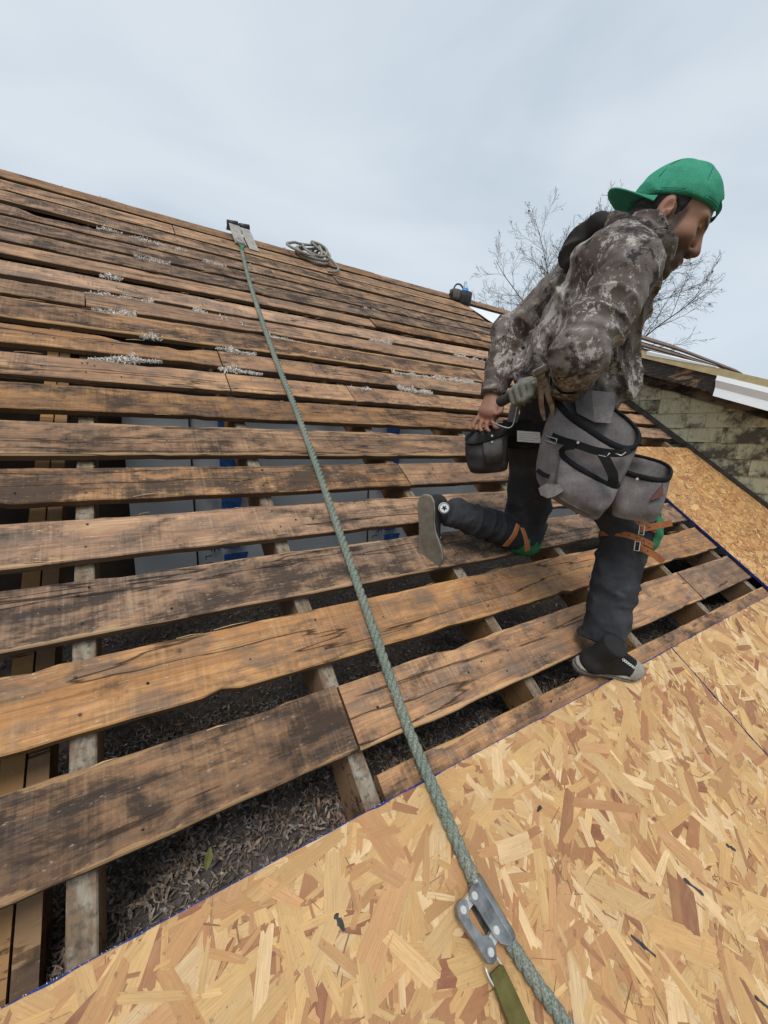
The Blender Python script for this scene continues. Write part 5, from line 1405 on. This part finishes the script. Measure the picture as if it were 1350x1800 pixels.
# ================================================================== TOOL BELT
M_pgrey = fabric('grey_suede_canvas', (0.20,0.178,0.176), 260, 0.4, 0.35, ((0.075,0.065,0.063), 0.8))
M_pblack = fabric('black_webbing', (0.016,0.016,0.017), 300, 0.25, 0.4, ((0.05,0.048,0.046), 0.4))
BC = A_([1.345,.27,.955])
belt = empty('tool_belt', tuple(BC)); tag(belt, 'grey and black tool belt with open pouches on the worker\'s hips', 'tool belt')
def tb(mb, n, mat, smooth=True, parent=None): return mb.build(n, mat, parent or belt, smooth=smooth, origin=BC)
ringp = [rp(884,762,1.64), rp(905,764,1.575), rp(935,764,1.525), rp(975,752,1.49), rp(1020,727,1.49), rp(1062,702,1.525), rp(1096,690,1.63), rp(1090,690,1.76), rp(1030,705,1.84), rp(940,740,1.80)]
P = spline(ringp + [ringp[0]], 60)[:-1]; up_ = A_([.12,-.02,1.0]); up_ /= np.linalg.norm(up_)
cen = P.mean(0); V = []
rings = [[], [], [], []]
for p in P:
    n_ = p - cen; n_ -= up_*(n_@up_); n_ /= np.linalg.norm(n_)
    hgt = .030 if (p - cen)@A_([-.8,-.2,0]) < .05 else .052            # padded wider at the back
    rings[0].append(p - up_*hgt); rings[1].append(p - up_*hgt + n_*.008); rings[2].append(p + up_*hgt + n_*.008); rings[3].append(p + up_*hgt)
tb(MB().rings(rings + [rings[0]], cap=False), 'belt', M_pblack)
# white sewn-in label with printed lines
pl_ = [rp(909,757,1.505), rp(949,760,1.488), rp(951,779,1.492), rp(909,776,1.510)]; n_ = np.cross(pl_[1]-pl_[0], pl_[3]-pl_[0]); n_ /= np.linalg.norm(n_); n_ = n_ if n_@(CAM-pl_[0]) > 0 else -n_
lab = tb(MB().add([p for p in pl_] + [p - n_*.002 for p in pl_], [(0,1,2,3),(7,6,5,4),(0,4,5,1),(1,5,6,2),(2,6,7,3),(3,7,4,0)]), 'sewn_label', M_eyelet, False)
for k in range(4):
    f = .2 + .2*k; a = pl_[0]+(pl_[3]-pl_[0])*f; b = pl_[1]+(pl_[2]-pl_[1])*f
    tb(MB().tube([a+(b-a)*.08+n_*.0003, a+(b-a)*(.9-.2*(k % 2))+n_*.0003], .0005, 3), 'printed_line', M_print_black, False, lab)
def oring(cx, cy, d, a, b, rot, da, n=40, tilt=0.0):
    "an opening seen from above: the near lip is lower in view and closer"
    out = []; c, s = math.cos(math.radians(rot)), math.sin(math.radians(rot))
    for i in range(n):
        t = 2*math.pi*i/n; ct, st = math.cos(t), math.sin(t); ct = math.copysign(abs(ct)**.72, ct); st = math.copysign(abs(st)**.72, st); x = a*ct; y = b*st
        out.append(rp(cx + x*c - y*s, cy + x*s + y*c, d - da*st + tilt*ct))
    return out
def pouch_bag(name, specs, mat, rim, th=.004, parent=None):
    sp_i = spline([list(s) for s in specs], 16); rg = [oring(*s) for s in sp_i]
    rg = [[p + (CAM-p)/np.linalg.norm(CAM-p)*(.030*(n3(p[None], 11, 2)[0]-.5) + .016*(n3(p[None], 29, 4)[0]-.5))*min(1, j/3) for p in r_] for j, r_ in enumerate(rg)]
    cs = [np.mean(r_, 0) for r_ in rg]
    inner = [[p + (cs[j]-p)/np.linalg.norm(cs[j]-p)*th for p in r_] for j, r_ in enumerate(rg[:-1])]
    o_ = tb(MB().rings(rg[::-1] + inner, cap=False).add(rg[-1], [tuple(range(len(rg[-1])))]), name, mat, True, parent)
    sol_ = None
    if rim: tb(MB().tube(rg[0] + [rg[0][0]], rim*.62, 8, cap=False, flat=1.9), 'rim', M_pblack, True, o_ if parent is None else None)
    return o_
main = pouch_bag('main_pouch', [(1052,734,1.425,82,28,34,.060),(1040,764,1.418,84,32,31,.060),(1024,806,1.412,80,36,29,.055),(1009,850,1.406,72,32,29,.042),(1003,878,1.40,60,16,30,.018)], M_pgrey, .0085)
# stiff back panel standing up in the main pouch
bp = [rp(1008,692,1.44), rp(1040,686,1.435), rp(1081,690,1.47), rp(1081,714,1.462), rp(1073,744,1.44), rp(1045,742,1.425), rp(1014,726,1.43)]
tb(MB().add(bp + [p + A_([.004,.006,.0]) for p in bp], [tuple(range(7))[::-1], tuple(range(7,14))] + [(i,(i+1)%7,7+(i+1)%7,7+i) for i in range(7)]), 'back_panel', M_pgrey, False)
fp = pouch_bag('front_pocket', [(1037,824,1.352,57,9,31,.018),(1034,840,1.350,57,15,29,.024),(1027,862,1.350,53,18,27,.024),(1017,886,1.352,42,8,27,.010)], M_pgrey, .007)
sp2 = pouch_bag('side_pouch', [(1131,822,1.47,50,17,14,.050),(1128,848,1.465,48,20,13,.050),(1121,882,1.46,45,18,10,.04),(1115,906,1.46,40,9,8,.02)], M_pgrey, .0075)
lp = pouch_bag('small_pouch', [(856,764,1.525,38,11,-18,.040),(855,784,1.52,38,15,-12,.045),(857,808,1.52,37,15,-5,.045),(859,824,1.52,33,8,-4,.02)], plain('scuffed_black_leather', (0.035,0.033,0.032), 0.6, 0.5, 14, bump=0.3), .006)
tb(MB().rings([oring(866,776,1.478,17,5,-15,.012), oring(866,786,1.475,18,7,-12,.014), oring(868,808,1.475,16,7,-5,.012)]), 'small_pocket', plain('dusty_grey_leather', (0.075,0.07,0.066), 0.7, 0.4, 20, bump=0.3))
# webbing band with rivets over the main pouch, tool loop, hook
def wband(pts, half, th, name, mat, par=None):
    Pp = spline(pts, 18); rings = []
    for i in range(18):
        t = Pp[min(i+1,17)]-Pp[max(i-1,0)]; t /= np.linalg.norm(t); v_ = CAM-Pp[i]; v_ /= np.linalg.norm(v_); w = np.cross(t, v_); w /= np.linalg.norm(w)
        rings.append([Pp[i]-w*half-v_*th, Pp[i]+w*half-v_*th, Pp[i]+w*half+v_*th, Pp[i]-w*half+v_*th])
    return tb(MB().rings(rings), name, mat, False, par)
wband([rp(964,764,1.368), rp(985,773,1.340), rp(1015,782,1.320), rp(1050,793,1.313), rp(1090,797,1.326), rp(1108,790,1.358)], .011, .002, 'webbing_band', M_pblack)
wband([rp(985,796,1.333), rp(992,788,1.320), rp(1010,785,1.313)], .008, .002, 'webbing_loop', M_pblack)
wband([rp(1058,796,1.306), rp(1068,815,1.293), rp(1078,838,1.290), rp(1074,856,1.300)], .013, .003, 'tool_loop', M_pblack)
wband([rp(944,826,1.358), rp(955,834,1.343), rp(966,838,1.333)], .007, .002, 'tool_loop', M_pblack)
for (x, y, d_) in ((1016,778,1.316), (865,766,1.468), (865,777,1.466), (1120,842,1.40)):
    p = rp(x, y, d_); e_ = CAM-p; tb(MB().disc(p, e_, .0042, .002, 10), 'rivet', M_buckle, False)
for pts in ([rp(1052,800,1.300), rp(1066,803,1.298), rp(1072,796,1.300)], [rp(1082,797,1.310), rp(1092,801,1.310), rp(1100,795,1.318)], [rp(960,766,1.358), rp(979,772,1.333), rp(977,780,1.333), rp(958,774,1.358)]):
    tb(MB().tube(pts, .0016, 5), 'wire_buckle', M_buckle)
tb(MB().tube(spline([rp(865,741,1.50), rp(876,747,1.485), rp(892,752,1.478), rp(901,748,1.48), rp(905,735,1.49), rp(909,715,1.50)], 20), .0024, 6), 'hammer_hook', M_buckle)
wband([rp(900,742,1.505), rp(904,722,1.505), rp(910,700,1.51), rp(916,672,1.52)], .017, .003, 'hook_backing', M_pgrey)
# torn flap on the lower left of the main pouch
tp = [rp(946,858,1.352), rp(960,850,1.338), rp(985,852,1.326), rp(992,862,1.322), rp(976,872,1.322), rp(962,876,1.33), rp(950,870,1.345)]
tb(MB().add(tp + [p + (CAM-p)/np.linalg.norm(CAM-p)*.006 for p in tp], [tuple(range(7))[::-1], tuple(range(7,14))] + [(i,(i+1)%7,7+(i+1)%7,7+i) for i in range(7)]), 'torn_flap', fabric('scuffed_pale_suede', (0.22,0.20,0.19), 90, .25, .5, ((0.07,0.06,0.06), .6)), False)
# red-brown triangle mark on the side pouch
tr_ = [rp(1143,880,1.408), rp(1166,850,1.412), rp(1166,872,1.416)]; tb(MB().add(tr_ + [p + A_([.004,.004,0]) for p in tr_], [(2,1,0),(3,4,5),(0,1,4,3),(1,2,5,4),(2,0,3,5)]), 'triangle_mark', plain('red_brown_print', (0.16,0.07,0.06), 0.7, 0.2), False)
